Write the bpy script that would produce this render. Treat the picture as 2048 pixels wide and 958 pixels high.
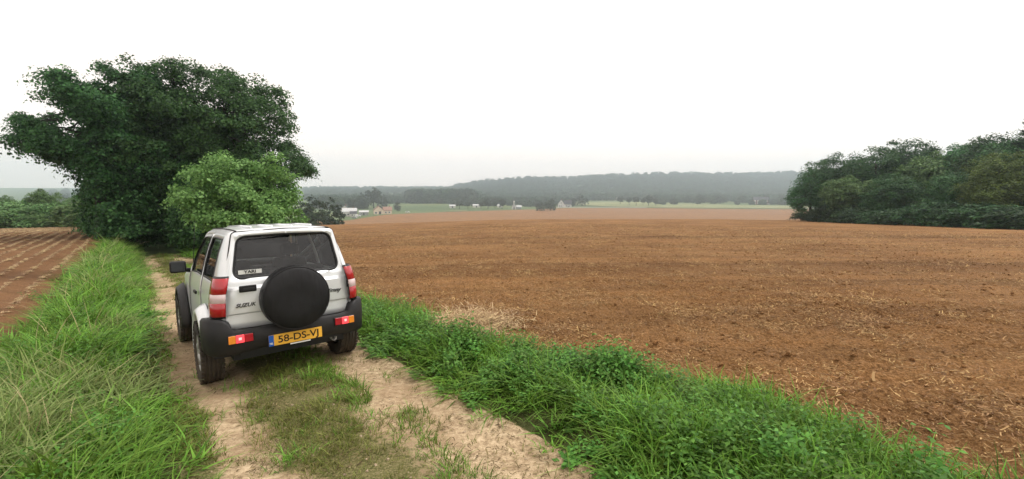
import bpy, bmesh, math, random
import numpy as np
from mathutils import Matrix, Vector, Euler

for o in list(bpy.data.objects):
    bpy.data.objects.remove(o)
SC = bpy.context.scene
COL = SC.collection
R = math.radians

# ------------------------------------------------------------------ camera, sky, sun, exposure
FPX, CXP, CYP, HOR = 900.0, 1024.0, 479.0, 378.0       # focal length and horizon in photo pixels
EYE = 1.62
PITCH = math.atan((CYP - HOR) / FPX)
cam_d = bpy.data.cameras.new('camera')
cam_d.sensor_width = 36.0
cam_d.lens = 36.0 * FPX / 2048.0
cam_d.clip_start = 0.05
cam_d.clip_end = 20000
cam = bpy.data.objects.new('camera', cam_d)
COL.objects.link(cam)
cam.location = (0, 0, EYE)
cam.rotation_euler = (math.pi / 2 - PITCH, 0, 0)
SC.camera = cam

SUN_EL, SUN_AZ = R(60), R(75)       # azimuth clockwise from +Y (the view direction)
w = bpy.data.worlds.new('World')
SC.world = w
w.use_nodes = True
nt = w.node_tree
bg = nt.nodes['Background']
sky = nt.nodes.new('ShaderNodeTexSky')
sky.sky_type = 'NISHITA'
sky.sun_disc = False
sky.sun_elevation = SUN_EL
sky.sun_rotation = SUN_AZ
sky.air_density = 1.0
sky.dust_density = 6.0
sky.ozone_density = 1.0
hsv = nt.nodes.new('ShaderNodeHueSaturation')           # thin even overcast: nearly all blue gone
hsv.inputs['Saturation'].default_value = 0.10
hsv.inputs['Value'].default_value = 1.0
mixw = nt.nodes.new('ShaderNodeMix')                    # cloud sheet evens the brightness out
mixw.data_type = 'RGBA'
mixw.inputs['Factor'].default_value = 0.75
mixw.inputs[7].default_value = (9.95, 8.95, 8.2, 1)
nt.links.new(sky.outputs[0], hsv.inputs['Color'])
nt.links.new(hsv.outputs[0], mixw.inputs[6])
nt.links.new(mixw.outputs[2], bg.inputs['Color'])
bg.inputs['Strength'].default_value = 0.142

sun_d = bpy.data.lights.new('sun', 'SUN')
sun_d.energy = 1.5
sun_d.angle = R(14)
sun_d.color = (1.0, 0.97, 0.93)
sun = bpy.data.objects.new('sun', sun_d)
COL.objects.link(sun)
sun.rotation_euler = Vector((-math.sin(SUN_AZ) * math.cos(SUN_EL), -math.cos(SUN_AZ) * math.cos(SUN_EL),
                             -math.sin(SUN_EL))).to_track_quat('-Z', 'Y').to_euler()

vs = SC.view_settings
vs.view_transform = 'Standard'
vs.look = 'None'
vs.exposure = 0.27
vs.gamma = 1.0
vs.use_curve_mapping = False
SC.render.engine = 'CYCLES'
cy = SC.cycles
cy.use_denoising = True
cy.max_bounces = 6
cy.diffuse_bounces = 2
cy.adaptive_threshold = 0.02
cy.glossy_bounces = 2
cy.transmission_bounces = 6
cy.transparent_max_bounces = 16
cy.volume_bounces = 1
cy.sample_clamp_indirect = 6.0

# ------------------------------------------------------------------ helpers
def tag(o, label=None, cat=None, group=None, kind=None):
    if label: o['label'] = label
    if cat: o['category'] = cat
    if group: o['group'] = group
    if kind: o['kind'] = kind
    return o

def link_mesh(name, me, mat, parent=None, smooth=False):
    o = bpy.data.objects.new(name, me)
    COL.objects.link(o)
    if mat: me.materials.append(mat)
    if parent: o.parent = parent
    if smooth:
        me.polygons.foreach_set('use_smooth', np.ones(len(me.polygons), bool))
    return o

def mobj(name, V, F, mat, parent=None, smooth=False):
    me = bpy.data.meshes.new(name)
    me.from_pydata([tuple(map(float, v)) for v in V], [], [tuple(map(int, f)) for f in F])
    me.update()
    return link_mesh(name, me, mat, parent, smooth)

def npmesh(name, V, Q):
    """big quad mesh from numpy arrays"""
    me = bpy.data.meshes.new(name)
    V = np.ascontiguousarray(V, np.float32); Q = np.ascontiguousarray(Q, np.int32)
    n = Q.shape[1]
    me.vertices.add(len(V)); me.vertices.foreach_set('co', V.ravel())
    me.loops.add(Q.size); me.loops.foreach_set('vertex_index', Q.ravel())
    me.polygons.add(len(Q))
    me.polygons.foreach_set('loop_start', np.arange(0, Q.size, n, dtype=np.int32))
    me.update(calc_edges=True)
    me.validate()
    return me

def empty(name, loc=(0, 0, 0), rz=0.0):
    o = bpy.data.objects.new(name, None)
    COL.objects.link(o)
    o.location = loc
    o.rotation_euler = (0, 0, rz)
    o.empty_display_size = 0.2
    return o

def copy_tree(o, parent=None):
    c = o.copy()
    COL.objects.link(c)
    c.parent = parent
    for ch in o.children:
        copy_tree(ch, c)
    return c

class MB:
    """collects simple shapes into one mesh"""
    def __init__(s): s.V, s.F = [], []
    def add(s, V, F):
        n = len(s.V); s.V += [tuple(v) for v in V]; s.F += [tuple(i + n for i in f) for f in F]; return s
    def box(s, c, d, rz=0.0):
        x, y, z = [k / 2 for k in d]; V = []
        for sx, sy, sz in ((-1,-1,-1),(1,-1,-1),(1,1,-1),(-1,1,-1),(-1,-1,1),(1,-1,1),(1,1,1),(-1,1,1)):
            px, py = sx * x, sy * y
            V.append((c[0] + px * math.cos(rz) - py * math.sin(rz), c[1] + px * math.sin(rz) + py * math.cos(rz), c[2] + sz * z))
        return s.add(V, [(0,3,2,1),(4,5,6,7),(0,1,5,4),(1,2,6,5),(2,3,7,6),(3,0,4,7)])
    def tube(s, pts, rad, seg=6, cap=True):
        pts = [Vector(p) for p in pts]; V = []; F = []; n = len(pts)
        if not hasattr(rad, '__len__'): rad = [rad] * n
        for i, p in enumerate(pts):
            t = (pts[min(i + 1, n - 1)] - pts[max(i - 1, 0)])
            t = t.normalized() if t.length > 1e-9 else Vector((0, 0, 1))
            a = t.cross(Vector((0, 0, 1)) if abs(t.z) < .9 else Vector((1, 0, 0))).normalized(); b = t.cross(a)
            for k in range(seg):
                an = 2 * math.pi * k / seg
                V.append(p + (a * math.cos(an) + b * math.sin(an)) * rad[i])
        for i in range(n - 1):
            for k in range(seg):
                k2 = (k + 1) % seg
                F.append((i*seg+k, i*seg+k2, (i+1)*seg+k2, (i+1)*seg+k))
        if cap:
            F.append(tuple(range(seg - 1, -1, -1))); F.append(tuple((n-1)*seg + k for k in range(seg)))
        return s.add(V, F)
    def lathe_y(s, prof, c, seg=40):
        """profile (y, r) spun about the y axis through c"""
        V = []; F = []; n = len(prof)
        for k in range(seg):
            a = 2 * math.pi * k / seg
            for (y, r) in prof: V.append((c[0] + r * math.cos(a), c[1] + y, c[2] + r * math.sin(a)))
        for k in range(seg):
            k2 = (k + 1) % seg
            for i in range(n - 1): F.append((k*n+i, k*n+i+1, k2*n+i+1, k2*n+i))
        return s.add(V, F)
    def lathe_x(s, prof, c, seg=40):
        V = []; F = []; n = len(prof)
        for k in range(seg):
            a = 2 * math.pi * k / seg
            for (x, r) in prof: V.append((c[0] + x, c[1] + r * math.cos(a), c[2] + r * math.sin(a)))
        for k in range(seg):
            k2 = (k + 1) % seg
            for i in range(n - 1): F.append((k*n+i, k*n+i+1, k2*n+i+1, k2*n+i))
        return s.add(V, F)
    def build(s, name, mat, parent=None, smooth=False, bevel=0.0):
        o = mobj(name, s.V, s.F, mat, parent, smooth)
        if bevel:
            m = o.modifiers.new('bevel', 'BEVEL'); m.width = bevel; m.segments = 3; m.limit_method = 'ANGLE'
        return o

# ------------------------------------------------------------------ numpy noise
def _h(ix, iy, seed):
    n = (ix.astype(np.int64) * 374761393 + iy.astype(np.int64) * 668265263 + seed * 1442695041) & 0xffffffff
    n = ((n ^ (n >> 13)) * 1274126177) & 0xffffffff
    n = (n ^ (n >> 16)) & 0xffffffff
    return n / 4294967295.0
def vnoise(x, y, seed=0):
    x = np.asarray(x, float); y = np.asarray(y, float)
    ix = np.floor(x); iy = np.floor(y); fx = x - ix; fy = y - iy
    fx = fx * fx * (3 - 2 * fx); fy = fy * fy * (3 - 2 * fy)
    a = _h(ix, iy, seed); b = _h(ix + 1, iy, seed); c = _h(ix, iy + 1, seed); d = _h(ix + 1, iy + 1, seed)
    return (a * (1 - fx) + b * fx) * (1 - fy) + (c * (1 - fx) + d * fx) * fy
def fbm(x, y, seed=0, oct=4):
    s = 0; a = .5; t = 0
    for k in range(oct):
        s = s + a * vnoise(x * 2 ** k + 17.3 * k, y * 2 ** k - 9.1 * k, seed + k); t += a; a *= .5
    return s / t
def sm(a, b, x):
    t = np.clip((np.asarray(x, float) - a) / (b - a), 0, 1)
    return t * t * (3 - 2 * t)

# ------------------------------------------------------------------ terrain height
AX, AY = -2.71, 5.10                 # where the car's rear axle stands on the track
TX, TY = -0.645, 0.764               # direction of the track
NX, NY = -0.764, -0.645              # to the left of the track
def uv(X, Y):
    X = np.asarray(X, float); Y = np.asarray(Y, float)
    return (X - AX) * TX + (Y - AY) * TY, (X - AX) * NX + (Y - AY) * NY
def xy(u, v):
    return AX + u * TX + v * NX, AY + u * TY + v * NY

_py = np.array([-400, 0, 80, 100, 120, 145, 180, 215, 250, 290, 850, 1100, 1500, 1800, 5200, 9000], float)
_pz = np.array([18.8, 0, -3.76, -4.9, -6.7, -9.8, -14.5, -18.4, -20.8, -21.6, -20.6, -15.0, -1, 6, 34, 40], float)
_gy = np.arange(-400, 9001, 5.0)
_gz = np.interp(_gy, _py, _pz)
_k = np.hanning(13); _k /= _k.sum()
_gz = np.convolve(np.pad(_gz, 6, mode='edge'), _k, 'valid')
_skx = np.array([-1, -.30, -.132, -.093, -.027, .04, .118, .196, .251, .307, .418, .529, .618, .8, 1.0, 1.5])
_sky = np.array([382, 381, 374, 366, 361, 357, 358, 353, 352, 349, 349, 350, 347, 345, 350, 360])
def H(X, Y):
    X = np.asarray(X, float); Y = np.asarray(Y, float)
    z = np.interp(Y, _gy, _gz)
    s = .5 * (np.sqrt(X * X + 25) - X)
    z = z - .035 * 62 * np.tanh(s / 62) * (1 - sm(150, 280, Y))
    s2 = np.maximum(X - 40, 0)
    z = z - .012 * np.minimum(s2, 60) * (1 - sm(150, 280, Y)) 
    u, v = uv(X, Y)
    near = 1 - sm(120, 170, Y)
    rise = np.clip(.03 * (u - 5), 0, 1.1)
    z = z + rise * sm(1.1, 3.2, v) * near
    sink = .006 * np.clip(u, 0, 60) + .012 * np.clip(u - 12, 0, 40)
    z = z - sink * (1 - sm(1.1, 2.6, np.abs(v))) * near
    # wooded ridge on the far side of the valley
    q = X / np.maximum(Y, 1)
    top = (HOR - np.interp(q, _skx, _sky)) / FPX * 1500 + EYE - 8
    b = sm(930, 1500, Y)
    zr = np.interp(1500.0, _gy, _gz)
    z = z + np.maximum(top - zr, 0) * b * (Y > 800)
    return z
def micro_track(u, v):
    c = -.045 * (np.exp(-((v - .70) / .30) ** 2) + np.exp(-((v + .70) / .30) ** 2)) + .02 * np.exp(-(v / .35) ** 2)
    return c + .035 * (fbm(u * 1.3, v * 2.2, 5, 3) - .5) + .02 * (fbm(u * 7, v * 7, 6, 3) - .5)

CPI, SPI = math.cos(PITCH), math.sin(PITCH)
def at(px, py, Y):
    """world point on the photo ray (px, py) at depth Y"""
    rx = (px - CXP) / FPX; ru = (CYP - py) / FPX
    dy = CPI + SPI * ru; dz = -SPI + CPI * ru
    t = Y / dy
    return rx * t, Y, EYE + dz * t
def gx(px, Y):
    """x at depth Y for photo column px, standing on the ground"""
    z = float(H((px - CXP) / FPX * Y, Y)); d = CPI * Y - SPI * (z - EYE)
    x = (px - CXP) / FPX * d
    return x, Y, float(H(x, Y))

# ------------------------------------------------------------------ materials
class NT:
    def __init__(s, m):
        m.use_nodes = True; s.m = m; s.t = m.node_tree; s.n = s.t.nodes; s.l = s.t.links
        s.b = s.n['Principled BSDF']; s.out = s.n['Material Output']
    def new(s, t, **kw):
        x = s.n.new(t)
        for k, v in kw.items(): setattr(x, k, v)
        return x
    def link(s, a, b): s.l.new(a, b)
    def noise(s, scale, detail=4, rough=.6, coord=None, mapscale=None):
        t = s.new('ShaderNodeTexNoise'); t.inputs['Scale'].default_value = scale
        t.inputs['Detail'].default_value = detail; t.inputs['Roughness'].default_value = rough
        c = coord
        if c is None:
            g = s.new('ShaderNodeNewGeometry'); c = g.outputs['Position']
        if mapscale:
            mp = s.new('ShaderNodeMapping'); mp.inputs['Scale'].default_value = mapscale; s.link(c, mp.inputs['Vector']); c = mp.outputs[0]
        s.link(c, t.inputs['Vector']); return t.outputs['Fac']
    def ramp(s, fac, stops):
        r = s.new('ShaderNodeValToRGB'); e = r.color_ramp.elements
        while len(e) > 1: e.remove(e[-1])
        e[0].position = stops[0][0]; e[0].color = (*stops[0][1], 1)
        for p, c in stops[1:]:
            k = e.new(p); k.color = (*c, 1)
        s.link(fac, r.inputs[0]); return r.outputs[0]
    def mix(s, fac, a, b, mode='MIX'):
        m = s.new('ShaderNodeMix', data_type='RGBA', blend_type=mode)
        for sock, v in ((m.inputs[0], fac), (m.inputs[6], a), (m.inputs[7], b)):
            if isinstance(v, (int, float)): sock.default_value = v
            elif isinstance(v, tuple): sock.default_value = (*v, 1)
            else: s.link(v, sock)
        return m.outputs[2]
    def math(s, op, a, b=0.0):
        m = s.new('ShaderNodeMath', operation=op)
        for sock, v in ((m.inputs[0], a), (m.inputs[1], b)):
            if isinstance(v, (int, float)): sock.default_value = v
            else: s.link(v, sock)
        return m.outputs[0]
    def bump(s, h, strength=.5, dist=.02):
        b = s.new('ShaderNodeBump'); b.inputs['Strength'].default_value = strength; b.inputs['Distance'].default_value = dist
        s.link(h, b.inputs['Height']); s.link(b.outputs[0], s.b.inputs['Normal'])

def plain(name, col, rough=.6, metal=0.0, spec=.5, var=.12, vscale=6.0, emit=None, estr=0.0, coat=0.0):
    m = bpy.data.materials.new(name); k = NT(m)
    if var:
        tc = k.new('ShaderNodeTexCoord')
        f = k.noise(vscale, 5, .65, tc.outputs['Object'])
        lo = tuple(c * (1 - var) for c in col); hi = tuple(min(1, c * (1 + var)) for c in col)
        k.link(k.ramp(f, [(.3, lo), (.7, hi)]), k.b.inputs['Base Color'])
    else: k.b.inputs['Base Color'].default_value = (*col, 1)
    k.b.inputs['Roughness'].default_value = rough; k.b.inputs['Metallic'].default_value = metal
    k.b.inputs['Specular IOR Level'].default_value = spec
    if coat: k.b.inputs['Coat Weight'].default_value = coat; k.b.inputs['Coat Roughness'].default_value = .08
    if emit:
        k.b.inputs['Emission Color'].default_value = (*emit, 1); k.b.inputs['Emission Strength'].default_value = estr
    return m

def leaf_mat(name, dark, light, trans=.22, objvar=.18, rough=.55):
    m = bpy.data.materials.new(name); k = NT(m)
    g = k.new('ShaderNodeNewGeometry'); oi = k.new('ShaderNodeObjectInfo')
    col = k.ramp(g.outputs['Random Per Island'], [(0, dark), (.75, light), (1, tuple(min(1, c * 1.25) for c in light))])
    nz = k.noise(.35, 2, .5)
    col = k.mix(k.math('MULTIPLY', nz, .6), col, tuple(c * .8 for c in dark))
    h = k.new('ShaderNodeHueSaturation')
    k.link(k.math('ADD', k.math('MULTIPLY', oi.outputs['Random'], 2 * objvar), 1 - objvar), h.inputs['Value'])
    k.link(k.math('ADD', k.math('MULTIPLY', oi.outputs['Random'], .03), .485), h.inputs['Hue'])
    k.link(col, h.inputs['Color']); col = h.outputs[0]
    k.link(col, k.b.inputs['Base Color']); k.b.inputs['Roughness'].default_value = rough
    k.b.inputs['Specular IOR Level'].default_value = .16
    t = k.new('ShaderNodeBsdfTranslucent'); k.link(k.mix(.5, col, (.25, .4, .08), 'MULTIPLY'), t.inputs[0])
    tcol = k.new('ShaderNodeHueSaturation'); k.link(col, tcol.inputs['Color']); tcol.inputs['Value'].default_value = 1.2
    k.link(tcol.outputs[0], t.inputs[0])
    mx = k.new('ShaderNodeMixShader'); mx.inputs[0].default_value = trans
    k.link(k.b.outputs[0], mx.inputs[1]); k.link(t.outputs[0], mx.inputs[2]); k.link(mx.outputs[0], k.out.inputs[0])
    return m

def soil_mat(name, dark, mid, light, bump=1.0, fine=32.0):
    m = bpy.data.materials.new(name); k = NT(m)
    big = k.noise(.18, 2, .55); midn = k.noise(2.6, 4, .7); fin = k.noise(fine, 4, .75)
    c = k.ramp(fin, [(.34, dark), (.49, mid), (.63, light)])  # soil grain; its contrast also paints shaded gaps and lit crumbs
    c2 = k.ramp(midn, [(.3, tuple(x * .72 for x in mid)), (.7, tuple(min(1, x * 1.18) for x in mid))])
    c = k.mix(.32, c, c2)
    c = k.mix(k.math('MULTIPLY', k.ramp(big, [(.35, (0, 0, 0)), (.7, (1, 1, 1))]), .35), c, tuple(x * 1.15 for x in light))
    ln = k.noise(1.0, 3, .6, None, (.10, 1.7, 1.0))
    l2 = k.noise(1.0, 2, .5, None, (.010, .42, 1.0))
    c = k.mix(.6, c, k.ramp(ln, [(.32, (.50, .48, .46)), (.5, (.92, .92, .92)), (.66, (1.15, 1.12, 1.08))]), 'MULTIPLY')
    c = k.mix(.55, c, k.ramp(l2, [(.36, (.55, .52, .50)), (.42, (.98, .98, .98)), (.60, (1.0, 1.0, 1.0)), (.66, (1.28, 1.26, 1.22))]), 'MULTIPLY')
    k.link(c, k.b.inputs['Base Color'])
    k.b.inputs['Roughness'].default_value = .95; k.b.inputs['Specular IOR Level'].default_value = .15
    vo = k.new('ShaderNodeTexVoronoi'); vo.inputs['Scale'].default_value = 22.0
    g = k.new('ShaderNodeNewGeometry'); k.link(g.outputs['Position'], vo.inputs['Vector'])
    hgt = k.math('ADD', k.math('MULTIPLY', fin, .6), k.math('ADD', k.math('MULTIPLY', vo.outputs['Distance'], -.5), k.math('ADD', k.math('MULTIPLY', midn, 1.2), k.math('MULTIPLY', ln, .8))))
    k.bump(hgt, bump, .08)
    return m

M = {}
M['soil'] = soil_mat('ploughed_soil', (.040, .018, .006), (.190, .092, .032), (.40, .225, .095))
M['soil_left'] = soil_mat('ridged_soil', (.085, .040, .018), (.20, .100, .044), (.30, .17, .085))
M['far_soil'] = soil_mat('valley_soil', (.15, .074, .028), (.22, .112, .044), (.27, .150, .065), .4, 6.0)

def track_mat():
    m = bpy.data.materials.new('track_dirt'); k = NT(m)
    a = k.noise(1.6, 3, .65); b = k.noise(18, 5, .7); c = k.noise(70, 2, .6)
    at_ = k.new('ShaderNodeAttribute', attribute_name='mossy')
    dirt = k.ramp(b, [(.30, (.19, .135, .078)), (.5, (.42, .315, .195)), (.70, (.60, .475, .315))])
    dirt = k.mix(k.ramp(a, [(.40, (0, 0, 0)), (.68, (.7, .7, .7))]), dirt, (.26, .175, .10))
    dirt = k.mix(k.ramp(c, [(.60, (0, 0, 0)), (.68, (.7, .7, .7))]), dirt, (.17, .115, .065))
    moss = k.ramp(c, [(.3, (.06, .065, .02)), (.55, (.15, .135, .055)), (.75, (.26, .22, .12))])
    f = k.math('ADD', at_.outputs['Fac'], k.math('MULTIPLY', k.math('SUBTRACT', b, .5), 1.6))
    fr = k.ramp(f, [(.38, (0, 0, 0)), (.66, (1, 1, 1))])
    k.link(k.mix(fr, dirt, moss), k.b.inputs['Base Color'])
    k.b.inputs['Roughness'].default_value = .95; k.b.inputs['Specular IOR Level'].default_value = .15
    k.bump(k.math('ADD', b, k.math('MULTIPLY', c, .35)), .6, .03)
    return m
M['track'] = track_mat()

def ground_green(name, a, b, c, s1=.02, s2=3.0):
    m = bpy.data.materials.new(name); k = NT(m)
    n1 = k.noise(s1, 4, .55); n2 = k.noise(s2, 5, .7)
    col = k.ramp(n1, [(.35, a), (.5, b), (.66, c)])
    col = k.mix(.35, col, k.ramp(n2, [(.3, tuple(x * .6 for x in a)), (.7, c)]))
    k.link(col, k.b.inputs['Base Color']); k.b.inputs['Roughness'].default_value = .95
    k.b.inputs['Specular IOR Level'].default_value = .1
    k.bump(n2, .6, .1)
    return m
M['verge'] = ground_green('verge_earth', (.05, .06, .02), (.07, .085, .025), (.11, .10, .045), 1.2, 20)
M['meadow'] = ground_green('valley_meadow', (.055, .10, .045), (.085, .135, .055), (.16, .18, .08), .006, .8)
M['pasture_pale'] = ground_green('pale_pasture', (.15, .19, .08), (.21, .23, .11), (.27, .27, .14), .03, .8)

M['leaf_big'] = leaf_mat('oak_leaf', (.018, .058, .020), (.080, .195, .058), .3, .1)
M['leaf_bush'] = leaf_mat('light_bush_leaf', (.085, .200, .052), (.25, .450, .140), .3, .1)
M['leaf_wood'] = leaf_mat('wood_leaf', (.016, .058, .020), (.076, .185, .056), .22, .35)
M['leaf_dark'] = leaf_mat('undergrowth_leaf', (.012, .036, .012), (.046, .105, .034), .2, .4)
M['leaf_olive'] = leaf_mat('olive_leaf', (.050, .095, .022), (.16, .25, .060), .25, .15)
M['leaf_hedge'] = leaf_mat('hedge_leaf', (.055, .115, .038), (.17, .29, .10), .25, .2)
M['leaf_far'] = leaf_mat('far_leaf', (.020, .045, .020), (.055, .095, .038), .2, .4)
M['needle'] = leaf_mat('needle', (.012, .028, .016), (.03, .06, .028), .1, .1)
M['bark'] = plain('bark', (.030, .026, .021), .95, var=.4, vscale=9, spec=.2)
M['grass'] = leaf_mat('grass_blade', (.056, .134, .014), (.215, .395, .058), .35, .4, .5)
M['grass_pale'] = leaf_mat('pale_grass_blade', (.14, .21, .055), (.30, .36, .13), .35, .2, .5)
M['grass_short'] = leaf_mat('short_grass_blade', (.090, .115, .022), (.24, .25, .065), .3, .3, .6)
M['weed'] = leaf_mat('weed_leaf', (.045, .125, .018), (.16, .33, .06), .3, .3, .5)
M['litter'] = leaf_mat('litter', (.085, .060, .030), (.22, .17, .085), .1, .3, .9)
M['dry'] = leaf_mat('dry_stem', (.30, .27, .12), (.55, .47, .26), .2, .2, .7)
M['straw'] = leaf_mat('straw', (.13, .072, .030), (.46, .29, .135), .1, .35, .8)
M['straw_row'] = leaf_mat('row_straw', (.26, .17, .085), (.58, .43, .25), .1, .2, .8)
M['clod'] = soil_mat('soil_clod', (.09, .043, .015), (.22, .11, .042), (.38, .21, .09), .8, 40)
M['stone'] = plain('stone', (.36, .28, .19), .95, var=.3, vscale=12, spec=.2)

# ------------------------------------------------------------------ ground sheets
def steps(a, b, s0, k, smax):
    out = [a]; s = s0; x = a
    while x < b:
        x += s; out.append(min(x, b)); s = min(s * k, smax)
    return np.array(out)
def sheet(name, us, vs_, mat, extra=None, cut=None, label=None, off=0.0, attr=None):
    U, V = np.meshgrid(us, vs_, indexing='ij')
    X, Y = xy(U, V)
    Z = H(X, Y) + off
    if extra is not None: Z = Z + extra(U, V, X, Y)
    nu, nv = U.shape
    idx = np.arange(nu * nv).reshape(nu, nv)
    Q = np.stack([idx[:-1, :-1], idx[1:, :-1], idx[1:, 1:], idx[:-1, 1:]], -1).reshape(-1, 4)
    P = np.stack([X, Y, Z], -1).reshape(-1, 3)
    if cut is not None:
        Q = Q[~np.all(cut(X, Y).ravel()[Q], 1)]
        used = np.unique(Q); mp = np.full(len(P), -1); mp[used] = np.arange(len(used)); P = P[used]; Q = mp[Q]
    a = np.array(P[Q[0, 1]]) - P[Q[0, 0]]; b = P[Q[0, 3]] - P[Q[0, 0]]
    if np.cross(a, b)[2] < 0: Q = Q[:, ::-1]
    me = npmesh(name, P, Q)
    if attr is not None:
        at_ = me.attributes.new('mossy', 'FLOAT', 'POINT'); at_.data.foreach_set('value', attr(U, V).ravel().astype(np.float32))
    o = link_mesh(name, me, mat, None, True)
    return tag(o, label, None, None, 'structure')

E_L, E_R, F_L, F_R = 1.10, -1.02, 2.62, -2.08      # edges: track, verges and fields
fine_u = np.concatenate([np.arange(-9, 6, .04), steps(6, 75, .042, 1.03, 1.2)])
def mossy(U, V):
    n = fbm(U * .9, V * 1.6, 31, 3) - .5
    c = .85 * np.exp(-((V - .12 - .45 * n) / .36) ** 4)
    e = sm(.86, 1.10, V + .5 * n) + sm(-.93, -1.05, V - .2 * n) * 0 + (V < -.98 + .25 * n) * .6
    patch = .5 * sm(.62, .75, fbm(U * 1.7, V * 2.3, 77, 3))
    return np.clip(c + e + patch, 0, 1.2)
sheet('dirt_track', fine_u, np.linspace(E_R, E_L, 62), M['track'], lambda U, V, X, Y: micro_track(U, V),
      label='sandy two rut farm track running down into the trees', attr=mossy)
def edge_blend(U, V, e0):
    return micro_track(U, np.full_like(V, e0)) * (1 - sm(0, .35, np.abs(V - e0)))
coarse_u = np.concatenate([np.arange(-9, 12, .15), steps(12, 75, .16, 1.03, 1.5)])
sheet('verge_ground', fine_u[::3] if False else fine_u, np.linspace(E_L, F_L, 14), M['verge'], lambda U, V, X, Y: edge_blend(U, V, E_L) + .12 * sm(E_L, F_L - .6, V) * (1 - sm(F_L - .5, F_L, V)) ,
      label='earth of the grassy bank left of the track')
sheet('verge_ground', fine_u, np.linspace(F_R, E_R, 12), M['verge'], lambda U, V, X, Y: edge_blend(U, V, E_R) + .08 * sm(-E_R, -F_R - .5, -V) * (1 - sm(-F_R - .4, -F_R, -V)),
      label='earth of the grassy strip right of the track')

# tyre lines pressed into the right-hand field
def pline(p, q):
    return (np.array(p, float), np.array(q, float))
TYRE = [pline((5.2, 9.0), (11.5, 8.2)), pline((7.4, 8.6), (9.8, 6.6)), pline((-30, 62), (60, 66)), pline((-20, 55), (20, 52))]
def tyre_w(X, Y):
    r = np.zeros_like(X)
    for i, (p, q) in enumerate(TYRE):
        d = q - p; L = np.hypot(*d); d = d / L
        s = (X - p[0]) * d[0] + (Y - p[1]) * d[1]
        t = -(X - p[0]) * d[1] + (Y - p[1]) * d[0] + .25 * np.sin(s * .5)
        wd = .22 if i < 2 else .35
        r = np.maximum(r, np.exp(-(t / wd) ** 4) * sm(-1.5, .5, s) * (1 - sm(L - .5, L + 3, s)))
    return r
def clods(U, V, X, Y):
    d = np.hypot(X, Y)
    f1 = 1 - sm(22, 45, d); f2 = 1 - sm(9, 16, d); f3 = 1 - sm(6, 11, d)
    n1 = fbm(X * 1.4, Y * 1.4, 3, 3) - .5
    n2 = np.abs(fbm(X * 5.5 + 2 * n1, Y * 5.5, 11, 3) - .5) * 2
    n3 = vnoise(X * 13, Y * 13, 23) - .5
    n4 = vnoise(X * 26, Y * 26, 29) - .5
    t = tyre_w(X, Y)
    e = sm(0, .4, np.minimum(-V + F_R, 5))
    return e * ((.07 * n1 * (1 - sm(60, 120, d)) + .06 * (n2 - .3) * f1 * (1 - .8 * t) + .060 * n3 * f2 * (1 - .8 * t) + .032 * n4 * f3) - .04 * t * f1)
fu = np.concatenate([-9 - steps(.3, 70, .3, 1.2, 6)[::-1], np.arange(-9, 3, .038), steps(3, 230, .040, 1.022, 2.5)])
fv = np.concatenate([F_R - np.arange(0, 6, .038), F_R - steps(6, 270, .040, 1.022, 2.5)])
sheet('ploughed_field', fu, fv, M['soil'], clods, cut=lambda X, Y: Y > 185,
      label='brown ploughed field right of the track, running over the brow')
def ridges(U, V, X, Y):
    d = np.hypot(X, Y)
    return sm(0, .4, V - F_L) * (.03 * np.cos((V - F_L) / .55 * 2 * np.pi) * (1 - sm(50, 80, d)) + .03 * (fbm(X * 5, Y * 5, 41, 3) - .5) * (1 - sm(15, 30, d)))
lu = np.concatenate([np.arange(-9, 12, .12), steps(12, 130, .13, 1.03, 1.5)])
lv = np.concatenate([np.arange(F_L, 16, .07), steps(16, 70, .1, 1.03, .8), steps(70.5, 160, 1, 1.1, 5)])
sheet('ridged_field', lu, lv, M['soil_left'], ridges, cut=lambda X, Y: Y > 120,
      label='brown field with pale straw rows left of the grassy bank')

# the wide valley floor, the far ridge and everything under the near sheets
gys = np.concatenate([np.arange(-160, 160, 10), steps(160, 900, 8, 1.03, 25), steps(900.5, 1800, 25, 1.02, 40)])
gxs = np.concatenate([-steps(0, 2200, 14, 1.05, 60)[::-1], steps(0, 2200, 14, 1.05, 60)[1:]])
Xg, Yg = np.meshgrid(gxs, gys, indexing='ij')
Zg = H(Xg, Yg) - .9 * (1 - sm(150, 200, Yg)) 
ii = np.arange(Xg.size).reshape(Xg.shape)
Qg = np.stack([ii[:-1, :-1], ii[1:, :-1], ii[1:, 1:], ii[:-1, 1:]], -1).reshape(-1, 4)
terrain = link_mesh('valley_terrain', npmesh('valley_terrain', np.stack([Xg, Yg, Zg], -1).reshape(-1, 3), Qg), M['meadow'], None, True)
tag(terrain, 'green valley floor rising to the long wooded ridge', None, None, 'structure')

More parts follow.
